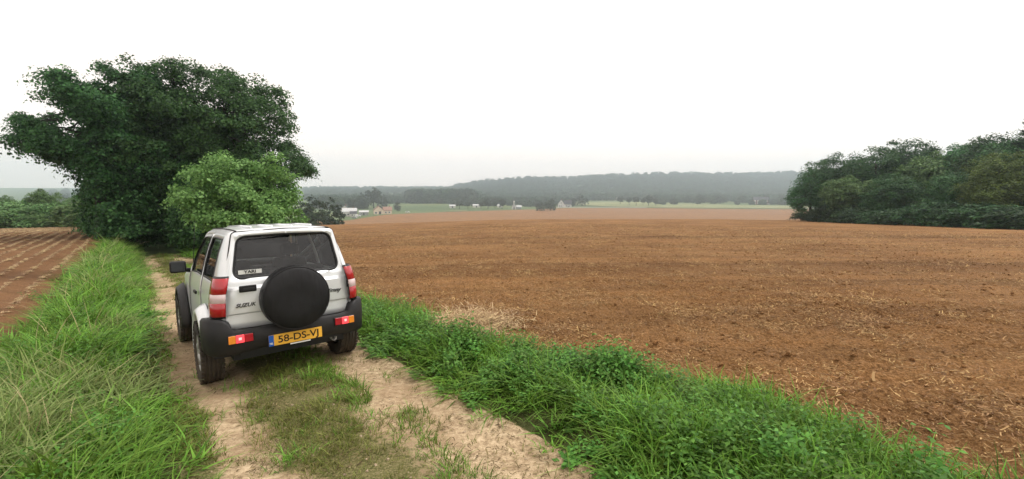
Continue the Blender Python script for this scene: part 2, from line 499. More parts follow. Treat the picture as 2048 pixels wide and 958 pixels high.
def strip(name, top, bot, mat, label, n=60, m=14, off=.25):
    """ground patch between two photo-independent depth curves; top/bot: lists of (x/y slope, depth)"""
    q = np.linspace(bot[0][0], bot[-1][0], n)
    y0 = np.interp(q, [a for a, b in bot], [b for a, b in bot]); y1 = np.interp(q, [a for a, b in top], [b for a, b in top])
    T = np.linspace(0, 1, m)
    Y = y0[:, None] * (1 - T) + y1[:, None] * T
    X = q[:, None] * Y
    Z = H(X, Y) + off
    i = np.arange(n * m).reshape(n, m)
    Q = np.stack([i[:-1, :-1], i[1:, :-1], i[1:, 1:], i[:-1, 1:]], -1).reshape(-1, 4)
    o = link_mesh(name, npmesh(name, np.stack([X, Y, Z], -1).reshape(-1, 3), Q), mat, None, True)
    return tag(o, label, None, None, 'structure')
strip('far_field', [(-.50, 305), (-.36, 330), (-.28, 402), (-.18, 438), (-.12, 455), (-.03, 480), (.06, 505), (.115, 535), (.3, 535), (.5, 510), (.8, 500)],
      [(-.50, 165), (.8, 165)], M['far_soil'], 'paler brown field beyond the brow in the valley', 90, 30)
strip('pale_pasture', [(.14, 760), (.2, 780), (.3, 760), (.45, 640), (.66, 600)], [(.14, 640), (.2, 590), (.3, 552), (.45, 530), (.66, 515)],
      M['pasture_pale'], 'pale yellowish pasture behind the row of field trees', off=.5)
strip('pale_verge', [(-.155, 468), (-.10, 488)], [(-.155, 456), (-.10, 474)], M['pasture_pale'], 'thin pale strip along the far field edge on the left', 30, 4, .4)
M['road'] = plain('pale_road', (.50, .48, .44), .9, var=.1)
strip('country_road', [(.08, 545), (.12, 552), (.30, 556)], [(.08, 539), (.12, 545), (.30, 549)], M['road'], 'pale country road along the far edge of the field', 40, 3, .55)

# ------------------------------------------------------------------ foliage builders
def leaf_quads(C, N, S, rng, asp=.36):
    n = len(C)
    N = N / (np.linalg.norm(N, axis=1, keepdims=True) + 1e-9)
    a = rng.normal(size=(n, 3)); a -= (a * N).sum(1, keepdims=True) * N
    a /= np.linalg.norm(a, axis=1, keepdims=True) + 1e-9
    b = np.cross(N, a); S = S[:, None]
    V = np.empty((n, 4, 3))
    V[:, 0] = C - a * S * .5; V[:, 2] = C + a * S * .5 - N * S * .12
    V[:, 1] = C + b * S * asp + N * S * .06; V[:, 3] = C - b * S * asp + N * S * .06
    return V.reshape(-1, 3), np.arange(4 * n).reshape(n, 4)

def crown_points(ells, ncl, rng, gap=.42, lowcut=None, seed=1):
    """cluster centres inside a union of ellipsoids, thicker towards the outside"""
    vol = np.array([e[3] * e[4] * e[5] for e in ells]) ** (2 / 3); pick = rng.choice(len(ells), ncl * 3, p=vol / vol.sum())
    E = np.array(ells)[pick]
    d = rng.normal(size=(len(pick), 3)); d /= np.linalg.norm(d, axis=1, keepdims=True)
    lump = .97 + .20 * (vnoise(d[:, 0] * 3.2 + pick * 7, d[:, 1] * 3.2 + d[:, 2] * 4.1, seed) - .5) * 2
    r = rng.random(len(pick)) ** (1 / 6) * lump
    P = E[:, :3] + d * E[:, 3:] * r[:, None]
    g = fbm(P[:, 0] * .55 + P[:, 2] * .3, P[:, 1] * .55 + P[:, 2] * .5, seed + 5, 2)
    keep = g > np.quantile(g, gap * .6)
    P = P[keep]; d = d[keep]
    return P[:ncl], d[:ncl]

def make_tree(name, ells, ncl, lpc, crad, lsize, lmat, rng, trunks, flat=.5, up=.55, gap=.42, nlimb=14, bark=None, seed=1):
    """a tree with a tapered trunk, limbs and a crown of leaf clusters; origin at the foot"""
    root = empty(name)
    P, d = crown_points(ells, ncl, rng, gap, None, seed)
    n = len(P)
    rad = crad * (.6 + .8 * rng.random(n))
    idx = np.repeat(np.arange(n), lpc)
    off = np.clip(rng.normal(size=(len(idx), 3)), -1.75, 1.75) * np.array([1, 1, flat]) * rad[idx][:, None] * .52
    off[:, 2] -= (off[:, 0] ** 2 + off[:, 1] ** 2) / (rad[idx] * 2.2 + 1e-6)
    C = P[idx] + off
    N = d[idx] * .45 + np.array([0, 0, up]) + rng.normal(size=(len(idx), 3)) * .45 + off / rad[idx][:, None] * .3
    S = lsize * (.5 + 1.1 * rng.random(len(idx)) ** 1.5)
    V, Q = leaf_quads(C, N, S, rng)
    keep = (V.reshape(-1, 4, 3)[:, :, 2].min(1) > .05)
    Q = Q[keep]
    crown = link_mesh('crown', npmesh('crown', V, Q), lmat, root)
    tb = MB()
    for (x0, y0, r0, x1, y1, h) in trunks:
        pts = []; rr = []
        for k in range(7):
            t = k / 6
            pts.append((x0 + (x1 - x0) * t + .15 * math.sin(3.1 * t + x0) * h * .06, y0 + (y1 - y0) * t + .1 * math.sin(4 * t), -.3 + (h + .3) * t))
            rr.append(r0 * (1.25 - .85 * t) * (1.25 if k == 0 else 1))
        tb.tube(pts, rr, 8)
        sel = rng.choice(n, min(nlimb, n), replace=False)
        for j in sel:
            t0 = .45 + .5 * rng.random(); k = t0 * 6; k0 = int(k); fr = k - k0
            a = Vector(pts[k0]).lerp(Vector(pts[min(k0 + 1, 6)]), fr); b = Vector(P[j])
            if b.z < a.z * .5: continue
            mid = a.lerp(b, .5) + Vector((0, 0, .12 * (b - a).length)); q = a.lerp(b, .8) + Vector((0, 0, .08 * (b - a).length))
            r = r0 * .32
            tb.tube([a, mid, q, b], [r, r * .6, r * .35, r * .12], 5, False)
            for jj in np.argsort(((P - np.array(b)) ** 2).sum(1))[1:4]:
                tb.tube([mid.lerp(q, .5), Vector(P[jj])], [r * .3, r * .08], 4, False)
    tb.build('trunk', bark or M['bark'], root, True)
    return root

def place(root, loc, rz=0.0, s=1.0, label=None, cat=None, group=None):
    root.location = loc; root.rotation_euler = (0, 0, rz)
    root.scale = (s, s, s) if not hasattr(s, '__len__') else s
    return tag(root, label, cat, group)

def shift(ells, d):
    return [(e[0] - d[0], e[1] - d[1], e[2] - d[2], e[3], e[4], e[5]) for e in ells]
def ell(px, py, Y, wpx, hpx, depth):
    """ellipsoid centred on a photo ray at depth Y, sizes in photo pixels"""
    x, y, z = at(px, py, Y)
    return (x, y, z, wpx * Y / FPX, depth, hpx * Y / FPX)

# ------------------------------------------------------------------ the trees over the track
rng = np.random.default_rng(7)
def foot(u, v):
    x, y = xy(u, v); return float(x), float(y), float(H(x, y))
def local(ells, f): return shift(ells, f)

f1 = foot(36, 2.4)
t1 = make_tree('broadleaf_tree', local([ell(182, 246, 29, 84, 74, 4.2), ell(250, 198, 29, 84, 56, 4.2), ell(128, 288, 28.5, 52, 38, 3.0), ell(275, 300, 30, 82, 80, 4.2)], f1),
               560, 200, .66, .145, M['leaf_big'], rng, [(0, 0, .34, -.5, .2, 9), (.8, .6, .22, 1.2, .5, 8)], nlimb=26, gap=.55, seed=3)
place(t1, f1, label='tall dark broadleaf tree left of the track, its crown reaching far left over the field', cat='tree', group='trees over the track')
f2 = foot(35, -3.2)
t2 = make_tree('broadleaf_tree', local([ell(380, 205, 32, 118, 72, 4.8), ell(488, 235, 32, 74, 80, 4.4), ell(330, 300, 31, 95, 88, 4.2), ell(556, 335, 33, 50, 52, 3.4), ell(440, 340, 32, 115, 84, 4)], f2),
               860, 190, .66, .145, M['leaf_big'], rng, [(0, 0, .36, .4, 0, 9.5), (-.9, .5, .24, -1.6, .2, 9)], nlimb=26, gap=.4, seed=9)
place(t2, f2, label='tallest dark broadleaf tree standing right of the track behind the light green bush', cat='tree', group='trees over the track')
f3 = foot(31, 3.0)
t3 = make_tree('hedge_shrub', local([ell(245, 395, 28, 52, 60, 2.0), ell(262, 445, 28, 45, 42, 1.8), ell(225, 430, 29, 38, 45, 1.8)], f3),
               260, 70, .6, .17, M['leaf_big'], rng, [(0, 0, .1, .3, 0, 2.5)], nlimb=10, gap=.3, seed=12)
place(t3, f3, label='dark shrub under the tall trees, left side of the tunnel mouth', cat='shrub', group='shrubs at the tunnel mouth')
f4 = foot(27, -3.0)
t4 = make_tree('hedge_shrub', local([ell(405, 420, 27, 45, 55, 2.2), ell(440, 455, 27, 70, 45, 2.2), ell(500, 440, 27, 80, 55, 2.2)], f4),
               330, 70, .6, .17, M['leaf_big'], rng, [(0, 0, .1, .3, 0, 2.5)], nlimb=10, gap=.3, seed=15)
place(t4, f4, label='dark shrub at the right side of the tunnel mouth behind the light bush', cat='shrub', group='shrubs at the tunnel mouth')
for (u_, v_, s_, rz, lab) in ((57, 1.2, .8, .8, 'tree added to darken the tunnel on the left of the track'), (50, -3.4, 1.0, 2.1, 'tree added to darken the tunnel on the right of the track'),
                              (63, .8, 1.0, 3.6, 'tree added to darken and close off the far end of the tunnel')):  # trees added behind the mouth to darken the tunnel
    t = make_tree('broadleaf_tree', [(0, 0, 6.5, 4.2, 4.2, 4.2), (.5, 0, 3.2, 3.4, 3.4, 3.0)], 420, 60, .9, .3, M['leaf_big'], rng, [(0, 0, .3, .3, 0, 8)], nlimb=10, gap=.2, seed=int(u_))
    place(t, foot(u_, v_), rz, s_, lab, 'tree', 'trees over the track')

tun = make_tree('tunnel_shade_shrub', [(0, 0, 2.6, 1.9, 1.9, 2.2), (.6, .3, 1.4, 1.7, 1.7, 1.3), (-.5, 0, 4.0, 1.6, 1.6, 1.2)], 150, 70, .7, .2, M['leaf_big'], rng, [(0, 0, .09, .2, 0, 3.5)], nlimb=6, gap=.2, seed=44)  # shrub added in copies along the track to keep light out of the tunnel
TUN = [(30.0, -2.4, 'first shrub added to darken the tunnel on the right'), (33.5, 2.2, 'first shrub added to darken the tunnel on the left'), (36.0, -2.2, 'second shrub added to darken the tunnel on the right'),
       (38.5, 2.1, 'second shrub added to darken the tunnel on the left'), (41.0, -2.2, 'third shrub added to darken the tunnel on the right'), (43.5, 2.1, 'third shrub added to darken the tunnel on the left'),
       (46.0, -2.5, 'fourth shrub added to darken the tunnel on the right'), (48.0, 2.3, 'fourth shrub added to darken the tunnel on the left'), (51.0, -1.5, 'shrub added to darken the track deep in the tunnel'), (54.0, .8, 'shrub added to darken and block the end of the tunnel'),
       (39.5, 1.7, 'low shrub added to darken the left of the tunnel mouth'), (39.5, -1.7, 'low shrub added to darken the right of the tunnel mouth'), (44.5, .3, 'shrub added to darken the middle of the tunnel')]
for i, (u_, v_, lab) in enumerate(TUN):
    t = tun if i == 0 else copy_tree(tun)
    place(t, foot(u_, v_), i * 1.3, (.85, .85, 1.1), lab, 'shrub', 'shrubs added to darken the tunnel')
f5 = foot(18.8, -3.0)
t5 = make_tree('light_green_bush', local([ell(452, 360, 20.6, 72, 48, 2.0), ell(520, 380, 21, 66, 54, 2.1), ell(418, 396, 20.4, 48, 34, 1.8), ell(560, 425, 21, 38, 48, 1.8), ell(480, 425, 20.6, 92, 44, 2.1), ell(546, 335, 21, 16, 28, .7)], f5),
               420, 95, .40, .12, M['leaf_bush'], rng, [(0, 0, .09, .2, .1, 3), (.5, .3, .07, 1.4, .3, 2.8), (-.4, 0, .07, -1.2, 0, 2.8)], nlimb=16, gap=.35, seed=21)
place(t5, f5, label='light green leafy bush in front of the dark trees, behind the car', cat='bush')

# ------------------------------------------------------------------ generic trees for the wood, the hedge and the valley
def wood_variant(seed, mat, leaf=.18, ncl=520, lpc=80, low=True):
    r = np.random.default_rng(seed)
    e = [(0, 0, 7.0, 2.7, 2.7, 2.7)]
    for k in range(5):
        a = r.random() * 6.28
        e.append((1.7 * math.cos(a), 1.7 * math.sin(a), 3.6 + 3.4 * r.random(), 2.0 + .7 * r.random(), 2.0 + .7 * r.random(), 1.5 + .8 * r.random()))
    if low: e += [(0, 0, 2.6, 2.7, 2.7, 2.0)]
    t = make_tree('wood_tree', e, ncl, lpc, .75, leaf, mat, r, [(0, 0, .2, .3, .2, 7.5)], nlimb=12, gap=.35, seed=seed)
    return t
def shrub_variant(seed, mat, leaf=.16, ncl=150, lpc=50):
    r = np.random.default_rng(seed)
    e = [(0, 0, 1.4, 1.7, 1.7, 1.3), (1.1, .3, 1.0, 1.1, 1.1, 1.0), (-1.0, -.2, 1.1, 1.2, 1.2, 1.1), (0, 0, .6, 1.8, 1.8, .6)]
    return make_tree('shrub', e, ncl, lpc, .5, leaf, mat, r, [(0, 0, .06, .2, .1, 1.6), (.2, .1, .05, -.5, .1, 1.5)], nlimb=8, gap=.25, seed=seed)
PROTO = {'a': wood_variant(101, M['leaf_wood']), 'b': wood_variant(102, M['leaf_wood']), 'c': wood_variant(103, M['leaf_wood']), 'o': wood_variant(104, M['leaf_olive']),
         's': shrub_variant(111, M['leaf_dark'], .15, 170, 60), 'h': shrub_variant(112, M['leaf_hedge']), 'g': shrub_variant(113, M['leaf_hedge']), 'k': wood_variant(105, M['leaf_hedge'], .26, 300)}
USED = set()
def inst(key, loc, rz, s, label, cat, group, name=None):
    p = PROTO[key]
    o = p if key not in USED else copy_tree(p)
    USED.add(key)
    if name: o.name = name
    return place(o, loc, rz, s, label, cat, group)

def by_top(px, ytop, Y, base_h):
    x, y, z = gx(px, Y)
    zt = at(px, ytop, Y)[2]
    return (x, y, z), (zt - z) / base_h

WOOD = [('a', 1618, 341, 71, 1.02, 'leftmost tree of the wood at the right edge of the field'),
        ('b', 1668, 309, 70, 1.0, 'second tree from the left in the right-hand wood'),
        ('c', 1735, 290, 66, 1.0, 'rounded dark tree left of the highest hump of the right-hand wood'),
        ('a', 1803, 278, 66, 1.0, 'tree forming the middle hump of the right-hand wood skyline'),
        ('k', 1850, 300, 60, 1.0, 'fresher green tree in the middle front of the right-hand wood'),
        ('b', 1884, 294, 63, 1.0, 'dark tree in the dip of the right-hand wood skyline'),
        ('c', 1930, 283, 58, 1.0, 'dark tree right of the skyline dip in the right-hand wood'),
        ('a', 1983, 264, 55, .95, 'tall tree in the right-hand wood just left of the frame edge'),
        ('o', 1985, 305, 46, 1.0, 'yellowish olive tree in front of the right-hand wood'),
        ('b', 2060, 262, 48, 1.0, 'dark tree at the right frame edge of the wood'),
        ('k', 1700, 350, 62, 1.15, 'low leafy tree at the front left of the right-hand wood'),
        ('c', 1780, 345, 58, 1.15, 'low dark tree at the front centre of the right-hand wood'),
        ('b', 1900, 345, 50, 1.15, 'low dark tree in the front of the wood left of the olive tree'),
        ('a', 2130, 270, 44, 1.0, 'tree of the right-hand wood beyond the frame edge'),
        ('c', 1770, 292, 84, 1.2, 'tree standing behind the front row of the right-hand wood'),
        ('b', 1950, 280, 74, 1.2, 'tree behind the skyline dip of the right-hand wood')]
for i, (k, px, yt, Y, wd, lab) in enumerate(WOOD):
    loc, s = by_top(px, yt - 4, Y, 9.9)
    inst(k, loc, i * 2.4, (s * wd * 1.12, s * wd * 1.12, s), lab, 'tree', 'trees of the right-hand wood', 'wood_tree')
SHR = [(1622, 69, 1.0, 'leftmost low shrub at the foot of the right-hand wood'), (1660, 64, 1.0, 'second low shrub from the left at the foot of the wood'),
       (1705, 58, 1.0, 'low shrub at the wood foot below the low leafy tree'), (1755, 54, .9, 'shrub at the wood foot below its dark centre'),
       (1812, 51, 1.2, 'broad shrub at the wood foot below the fresher green tree'), (1868, 48, 1.1, 'shrub at the wood foot left of the olive tree'),
       (1925, 45, 1.2, 'tall shrub at the wood foot in front of the olive tree'), (1985, 42, 1.2, 'shrub at the wood foot below the olive tree'),
       (2045, 40, 1.3, 'shrub at the wood foot at the right frame edge')]
for i, (px, Y, s, lab) in enumerate(SHR):
    inst('s', gx(px, Y), i * 1.7, (s * 1.35, s * 1.35, s * (.62 + .3 * ((i * 7) % 4) / 3)), lab, 'shrub', 'shrubs at the foot of the wood', 'shrub')

def conifer(h, label, loc):
    r = np.random.default_rng(55); root = empty('conifer_tree', loc)
    C = []; N = []; S = []; tb = MB()
    tb.tube([(0, 0, -.3), (0, 0, h * .5), (.05, 0, h)], [.2, .12, .03], 7)
    z = h * .25
    while z < h:
        rad = (h - z) * .26 + .25
        for k in range(7):
            a = r.random() * 6.28; L = rad * (.75 + .4 * r.random())
            tb.tube([(0, 0, z), (L * .6 * math.cos(a), L * .6 * math.sin(a), z - .05 * L), (L * math.cos(a), L * math.sin(a), z + .12 * L)], [.035, .022, .008], 4, False)
            m = int(60 * L) + 12
            t = r.random(m) ** .7
            c = np.stack([L * t * math.cos(a), L * t * math.sin(a), z - .05 * L + .14 * L * t ** 2], 1) + r.normal(size=(m, 3)) * np.array([.12, .12, .07])
            C.append(c); N.append(np.array([0, 0, 1.0]) + r.normal(size=(m, 3)) * .5); S.append(.26 * (.6 + .6 * r.random(m)))
        z += .42
    C = np.concatenate(C); N = np.concatenate(N); S = np.concatenate(S)
    V, Q = leaf_quads(C, N, S, r, .14)
    link_mesh('crown', npmesh('crown', V, Q), M['needle'], root); tb.build('trunk', M['bark'], root, True)
    return tag(root, label, 'tree')
loc, s = by_top(2045, 205, 47, 1.0)
conifer(s, 'dark conifer rising above the wood at the right frame edge', loc)

# hedge at the far end of the left field
HED = [('g', -20, 405, 57, 1.6, 'hedge shrub at the left frame edge beyond the straw rows'), ('h', 22, 398, 58, 1.5, 'second hedge shrub from the left beyond the straw rows'),
       ('g', 62, 402, 57, 1.5, 'hedge shrub left of the round hedge tree'), ('h', 100, 405, 56, 1.5, 'low hedge shrub in front of the round hedge tree'),
       ('g', 138, 404, 57, 1.5, 'hedge shrub right of the round hedge tree'), ('h', 176, 402, 56, 1.5, 'hedge shrub close to the dark trees, beyond the straw rows'),
       ('g', 205, 415, 54, 1.4, 'last hedge shrub beside the dark trees'), ('k', 97, 374, 62, 1.05, 'round pale green tree standing above the left hedge'),
       ('k', 163, 384, 84, 1.0, 'small tree seen behind the right part of the left hedge'), ('k', 12, 388, 78, 1.1, 'tree peeking over the hedge near the left frame edge')]
for i, (k, px, yt, Y, wd, lab) in enumerate(HED):
    bh = 9.9 if k == 'k' else 2.75
    loc, s = by_top(px, yt, Y, bh)
    inst(k, loc, i * 1.9, (s * wd, s * wd, s), lab, 'tree' if k == 'k' else 'shrub', 'hedge beyond the left field', 'hedge_tree' if k == 'k' else 'hedge_shrub')

# ------------------------------------------------------------------ far trees
def far_variant(seed, kind, mat):
    r = np.random.default_rng(seed)
    if kind == 'round': e = [(0, 0, 6.3, 3.6, 3.6, 3.3), (1.6, .5, 5, 2.4, 2.4, 2.2), (-1.7, -.5, 5.2, 2.3, 2.3, 2.3)]; tr = [(0, 0, .28, .1, 0, 6)]
    elif kind == 'orchard': e = [(0, 0, 7, 4.2, 4.2, 2.6), (2, 0, 6, 2.6, 2.6, 1.8), (-2, 0, 6.2, 2.6, 2.6, 1.8)]; tr = [(0, 0, .32, .1, 0, 6)]
    elif kind == 'bushy': e = [(0, 0, 4.5, 5, 5, 4.6), (3.0, .5, 3.2, 3.4, 3.4, 3), (-3.0, -.5, 3.4, 3.4, 3.4, 3.1)]; tr = [(0, 0, .3, .1, 0, 4)]
    else: e = [(0, 0, 5.2, 1.7, 1.7, 4.6)]; tr = [(0, 0, .2, .05, 0, 7)]
    return make_tree('far_tree', e, 90, 26, .9, .62, mat, r, tr, nlimb=5, gap=.2, seed=seed)
M['leaf_field'] = leaf_mat('field_tree_leaf', (.018, .036, .016), (.045, .078, .030), .2, .2)
FAR = {'round': far_variant(201, 'round', M['leaf_field']), 'orchard': far_variant(202, 'orchard', M['leaf_field']), 'bushy': far_variant(203, 'bushy', M['leaf_field']), 'slim': far_variant(204, 'slim', M['leaf_field'])}
PROTO.update(FAR)
FT = [('orchard', 919, 402, 520, 1.1, 'left tree of the close pair left of the pale field barn'), ('orchard', 936, 404, 525, .9, 'right tree of the close pair of field trees'),
      ('orchard', 962, 404, 520, .8, 'leftmost small tree of the loose row left of the chapel'), ('round', 976, 397, 522, 1.0, 'tallest tree of the loose row left of the chapel'),
      ('orchard', 990, 401, 525, .8, 'thin tree in the loose row left of the chapel'), ('round', 1004, 398, 520, 1.0, 'tree of the loose row nearest the chapel'),
      ('bushy', 1083, 402, 470, .95, 'left half of the dark thicket beside the white cottage'), ('bushy', 1102, 395, 478, .85, 'right taller half of the dark thicket beside the white cottage'),
      ('slim', 1146, 396, 585, 1.5, 'slim dark tree just right of the white cottage'), ('bushy', 1164, 387, 610, .85, 'large broad tree right of the white cottage'),
      ('round', 1241, 391, 680, 1.0, 'round tree at the end of the long white shed'), ('orchard', 1258, 394, 612, .8, 'leftmost tree of the row on the pale pasture'),
      ('orchard', 1272, 393, 612, .85, 'second tree of the row on the pale pasture'), ('orchard', 1286, 396, 615, .7, 'third tree of the row on the pale pasture'),
      ('round', 1297, 391, 612, 1.0, 'tallest tree of the row on the pale pasture'), ('orchard', 1311, 397, 615, .8, 'rightmost tree of the row on the pale pasture'),
      ('bushy', 626, 388, 150, 1.0, 'dark tree just beyond the brow right of the light bush'), ('bushy', 655, 394, 158, .9, 'rightmost dark tree beyond the brow above the car roof'),
      ('bushy', 728, 384, 520, .8, 'left tree of the tall hazy group behind the village houses'), ('round', 748, 376, 540, 1.0, 'highest tree of the hazy group behind the cream house'),
      ('bushy', 765, 388, 530, .7, 'right tree of the hazy group behind the cream house'), ('round', 704, 396, 480, .8, 'hazy tree behind the white village house'),
      ('bushy', 795, 402, 470, .75, 'bushy tree right of the cream house'), ('bushy', 1398, 388, 660, 1.0, 'hazy broad tree right of the pale pasture'),
      ('bushy', 1440, 390, 700, 1.0, 'hazy tree left of the brick house'), ('bushy', 1486, 388, 720, .9, 'hazy tree beside the left end of the brick house'),
      ('bushy', 1560, 390, 700, 1.0, 'hazy tree right of the brick house'), ('slim', 1583, 385, 620, 1.5, 'slim hazy tree close to the wood edge')]
for i, (k, px, yt, Y, wd, lab) in enumerate(FT):
    loc, s = by_top(px, yt, Y, 9.6)
    inst(k, loc, i * 2.1, (s * wd, s * wd, s), lab, 'tree', 'scattered trees of the valley', 'field_tree')

# ------------------------------------------------------------------ scattering of things nobody could count
def scatter(name, P, rot, scl, idx, variants, label, cat):
    col = bpy.data.collections.new(name + '_source')
    for v in variants: col.objects.link(v)
    me = bpy.data.meshes.new(name)
    P = np.asarray(P, np.float32)
    me.vertices.add(len(P)); me.vertices.foreach_set('co', P.ravel())
    a = me.attributes.new('rot', 'FLOAT_VECTOR', 'POINT'); a.data.foreach_set('vector', np.asarray(rot, np.float32).ravel())
    s3 = np.asarray(scl, np.float32)
    if s3.ndim == 1: s3 = np.repeat(s3[:, None], 3, 1)
    a = me.attributes.new('scl', 'FLOAT_VECTOR', 'POINT'); a.data.foreach_set('vector', s3.ravel())
    a = me.attributes.new('pick', 'INT', 'POINT'); a.data.foreach_set('value', np.asarray(idx, np.int32))
    me.update()
    o = bpy.data.objects.new(name, me); COL.objects.link(o)
    g = bpy.data.node_groups.new(name, 'GeometryNodeTree')
    g.interface.new_socket('Geometry', in_out='INPUT', socket_type='NodeSocketGeometry')
    g.interface.new_socket('Geometry', in_out='OUTPUT', socket_type='NodeSocketGeometry')
    n = g.nodes; l = g.links
    gi = n.new('NodeGroupInput'); go = n.new('NodeGroupOutput')
    ci = n.new('GeometryNodeCollectionInfo'); ci.inputs['Collection'].default_value = col
    ci.inputs['Separate Children'].default_value = True; ci.inputs['Reset Children'].default_value = True
    ip = n.new('GeometryNodeInstanceOnPoints'); ip.inputs['Pick Instance'].default_value = True
    def attr(nm, t):
        k = n.new('GeometryNodeInputNamedAttribute'); k.data_type = t; k.inputs[0].default_value = nm; return k.outputs[0]
    e2r = n.new('FunctionNodeEulerToRotation')
    l.new(attr('rot', 'FLOAT_VECTOR'), e2r.inputs[0]); l.new(e2r.outputs[0], ip.inputs['Rotation'])
    l.new(attr('scl', 'FLOAT_VECTOR'), ip.inputs['Scale']); l.new(attr('pick', 'INT'), ip.inputs['Instance Index'])
    l.new(ci.outputs[0], ip.inputs['Instance']); l.new(gi.outputs[0], ip.inputs['Points']); l.new(ip.outputs[0], go.inputs[0])
    m = o.modifiers.new('scatter', 'NODES'); m.node_group = g
    return tag(o, label, cat, None, 'stuff')

def source(name, V, Q, mat):
    me = npmesh(name, V, Q); me.materials.append(mat)
    return bpy.data.objects.new(name, me)

def tuft(name, rng, nb, hmin, hmax, spread, width, bend, mat, seg=4):
    """a tuft of curved tapering blades"""
    V = []; Q = []
    for b in range(nb):
        a = rng.random() * 6.283; r = spread * math.sqrt(rng.random()); h = hmin + (hmax - hmin) * rng.random()
        x0, y0 = r * math.cos(a), r * math.sin(a); d = a + rng.normal() * .9; k = bend * (.35 + rng.random()) * h
        wd = width * (.7 + .6 * rng.random()); px, py = -math.sin(d), math.cos(d)
        base = len(V)
        for i in range(seg + 1):
            t = i / seg
            x = x0 + math.cos(d) * k * t * t; y = y0 + math.sin(d) * k * t * t
            z = h * (t - .35 * (k / h) * t * t * t) - .02
            ww = wd * (1 - t ** 1.6) + .0006
            V += [(x - px * ww / 2, y - py * ww / 2, z), (x + px * ww / 2, y + py * ww / 2, z)]
        for i in range(seg): Q.append((base + 2*i, base + 2*i + 1, base + 2*i + 3, base + 2*i + 2))
    return source(name, np.array(V), np.array(Q), mat)
def weed(name, rng, h, n, leaf, mat):
    C = []; N = []; S = []
    for s_ in range(5):
        x0, y0 = rng.normal() * .06, rng.normal() * .06; hh = h * (.6 + .5 * rng.random()); lx, ly = rng.normal() * .08, rng.normal() * .08
        for i in range(n):
            t = (i + 1) / n; a = i * 1.57 + rng.random() * .6; r = leaf * .6 * (1.15 - .5 * t)
            for q in (0, math.pi):
                C.append((x0 + lx * t + r * math.cos(a + q), y0 + ly * t + r * math.sin(a + q), hh * t))
                N.append((math.cos(a + q) * .45 + rng.normal() * .2, math.sin(a + q) * .45 + rng.normal() * .2, 1)); S.append(leaf * (1.2 - .45 * t))
    V, Q = leaf_quads(np.array(C), np.array(N), np.array(S), rng, .30)
    return source(name, V, Q, mat)

def sample(u0, u1, v0, v1, dens, rng, fall=5.0, power=1.5, dmin=0.0, mask=None, maxd=80):
    """points in a strip of track space, thinning out with distance from where the photographer stands"""
    n = int(dens * (u1 - u0) * (v1 - v0))
    u = u0 + (u1 - u0) * rng.random(n); v = v0 + (v1 - v0) * rng.random(n)
    X, Y = xy(u, v); d = np.hypot(X, Y)
    keep = (rng.random(n) < np.minimum(1, (fall / np.maximum(d, .1)) ** power)) & (Y > -1.0) & (d > dmin) & (d < maxd)
    keep &= (np.abs(X) < 1.5 * np.maximum(Y, 0) + 3)
    u, v, X, Y, d = u[keep], v[keep], X[keep], Y[keep], d[keep]
    if mask is not None:
        k = mask(u, v, X, Y); k = rng.random(len(u)) < k
        u, v, X, Y, d = u[k], v[k], X[k], Y[k], d[k]
    return u, v, X, Y, d
rg = np.random.default_rng(20)
def upright(n, rng, tilt=.12):
    return np.stack([rng.normal(size=n) * tilt, rng.normal(size=n) * tilt, rng.random(n) * 6.283], 1)

# --- grass on the bank left of the track
gl = [tuft('blade_a%d' % i, rg, 15, .08, .40, .11, .0135, .30 + .25 * i, M['grass']) for i in range(4)] + \
     [tuft('blade_b%d' % i, rg, 13, .14, .46, .11, .0115, .5 + .4 * i, M['grass_pale']) for i in range(2)] + [weed('blade_c0', rg, .38, 6, .045, M['weed'])] + [tuft('blade_d%d' % i, rg, 4, .6, .95, .12, .006, .5, M['dry']) for i in range(2)]
u, v, X, Y, d = sample(-9, 42, E_L - .12, F_L + .12, 330, rg, 4.2, 1.25, .9, maxd=60,
                       mask=lambda u, v, X, Y: np.clip(sm(E_L - .25, E_L + .45, v + .3 * (fbm(u * 1.1, v * 1.1, 51, 3) - .5)) * (1 - sm(F_L - .1, F_L + .15, v + .5 * (fbm(u * .8, v * 0, 52, 2) - .5))) * (.35 + .65 * sm(.40, .52, fbm(u * 3.1, v * 3.1, 58, 2))), .0, 1))
hf = (.18 + .58 * sm(E_L, E_L + .9, v)) * (1 - .45 * sm(F_L - .6, F_L, v)) * np.clip(.1 + 1.7 * fbm(u * 2.1, v * 2.1, 53, 3), .3, 1.5) * np.clip(1 + .02 * (d - 5), .85, 1.3)
wf = np.clip(.9 + .06 * d, 1, 2.6)
pal = fbm(X * .8, Y * .8, 54, 3) + .12 * (v > 1.7) * (d < 7)
idx = np.where(rg.random(len(u)) < sm(.5, .68, pal) * .75, rg.integers(4, 6, len(u)), np.where(rg.random(len(u)) < .04 + .3 * sm(.52, .66, fbm(X * 1.3, Y * 1.3, 57, 3)), 6, rg.integers(0, 4, len(u))))
idx = np.where((rg.random(len(u)) < .02) & (v > E_L + .5), rg.integers(7, 9, len(u)), idx)
hf = np.where(idx >= 7, np.clip(hf, .5, .8), hf)
Z = H(X, Y) + edge_blend(u, v, E_L) + .12 * sm(E_L, F_L - .6, v) * (1 - sm(F_L - .5, F_L, v))
scatter('bank_grass', np.stack([X, Y, Z], 1), upright(len(u), rg, .24), np.stack([wf, wf, hf * 1.0], 1), idx, gl, 'tall green grass on the bank left of the track', 'grass')

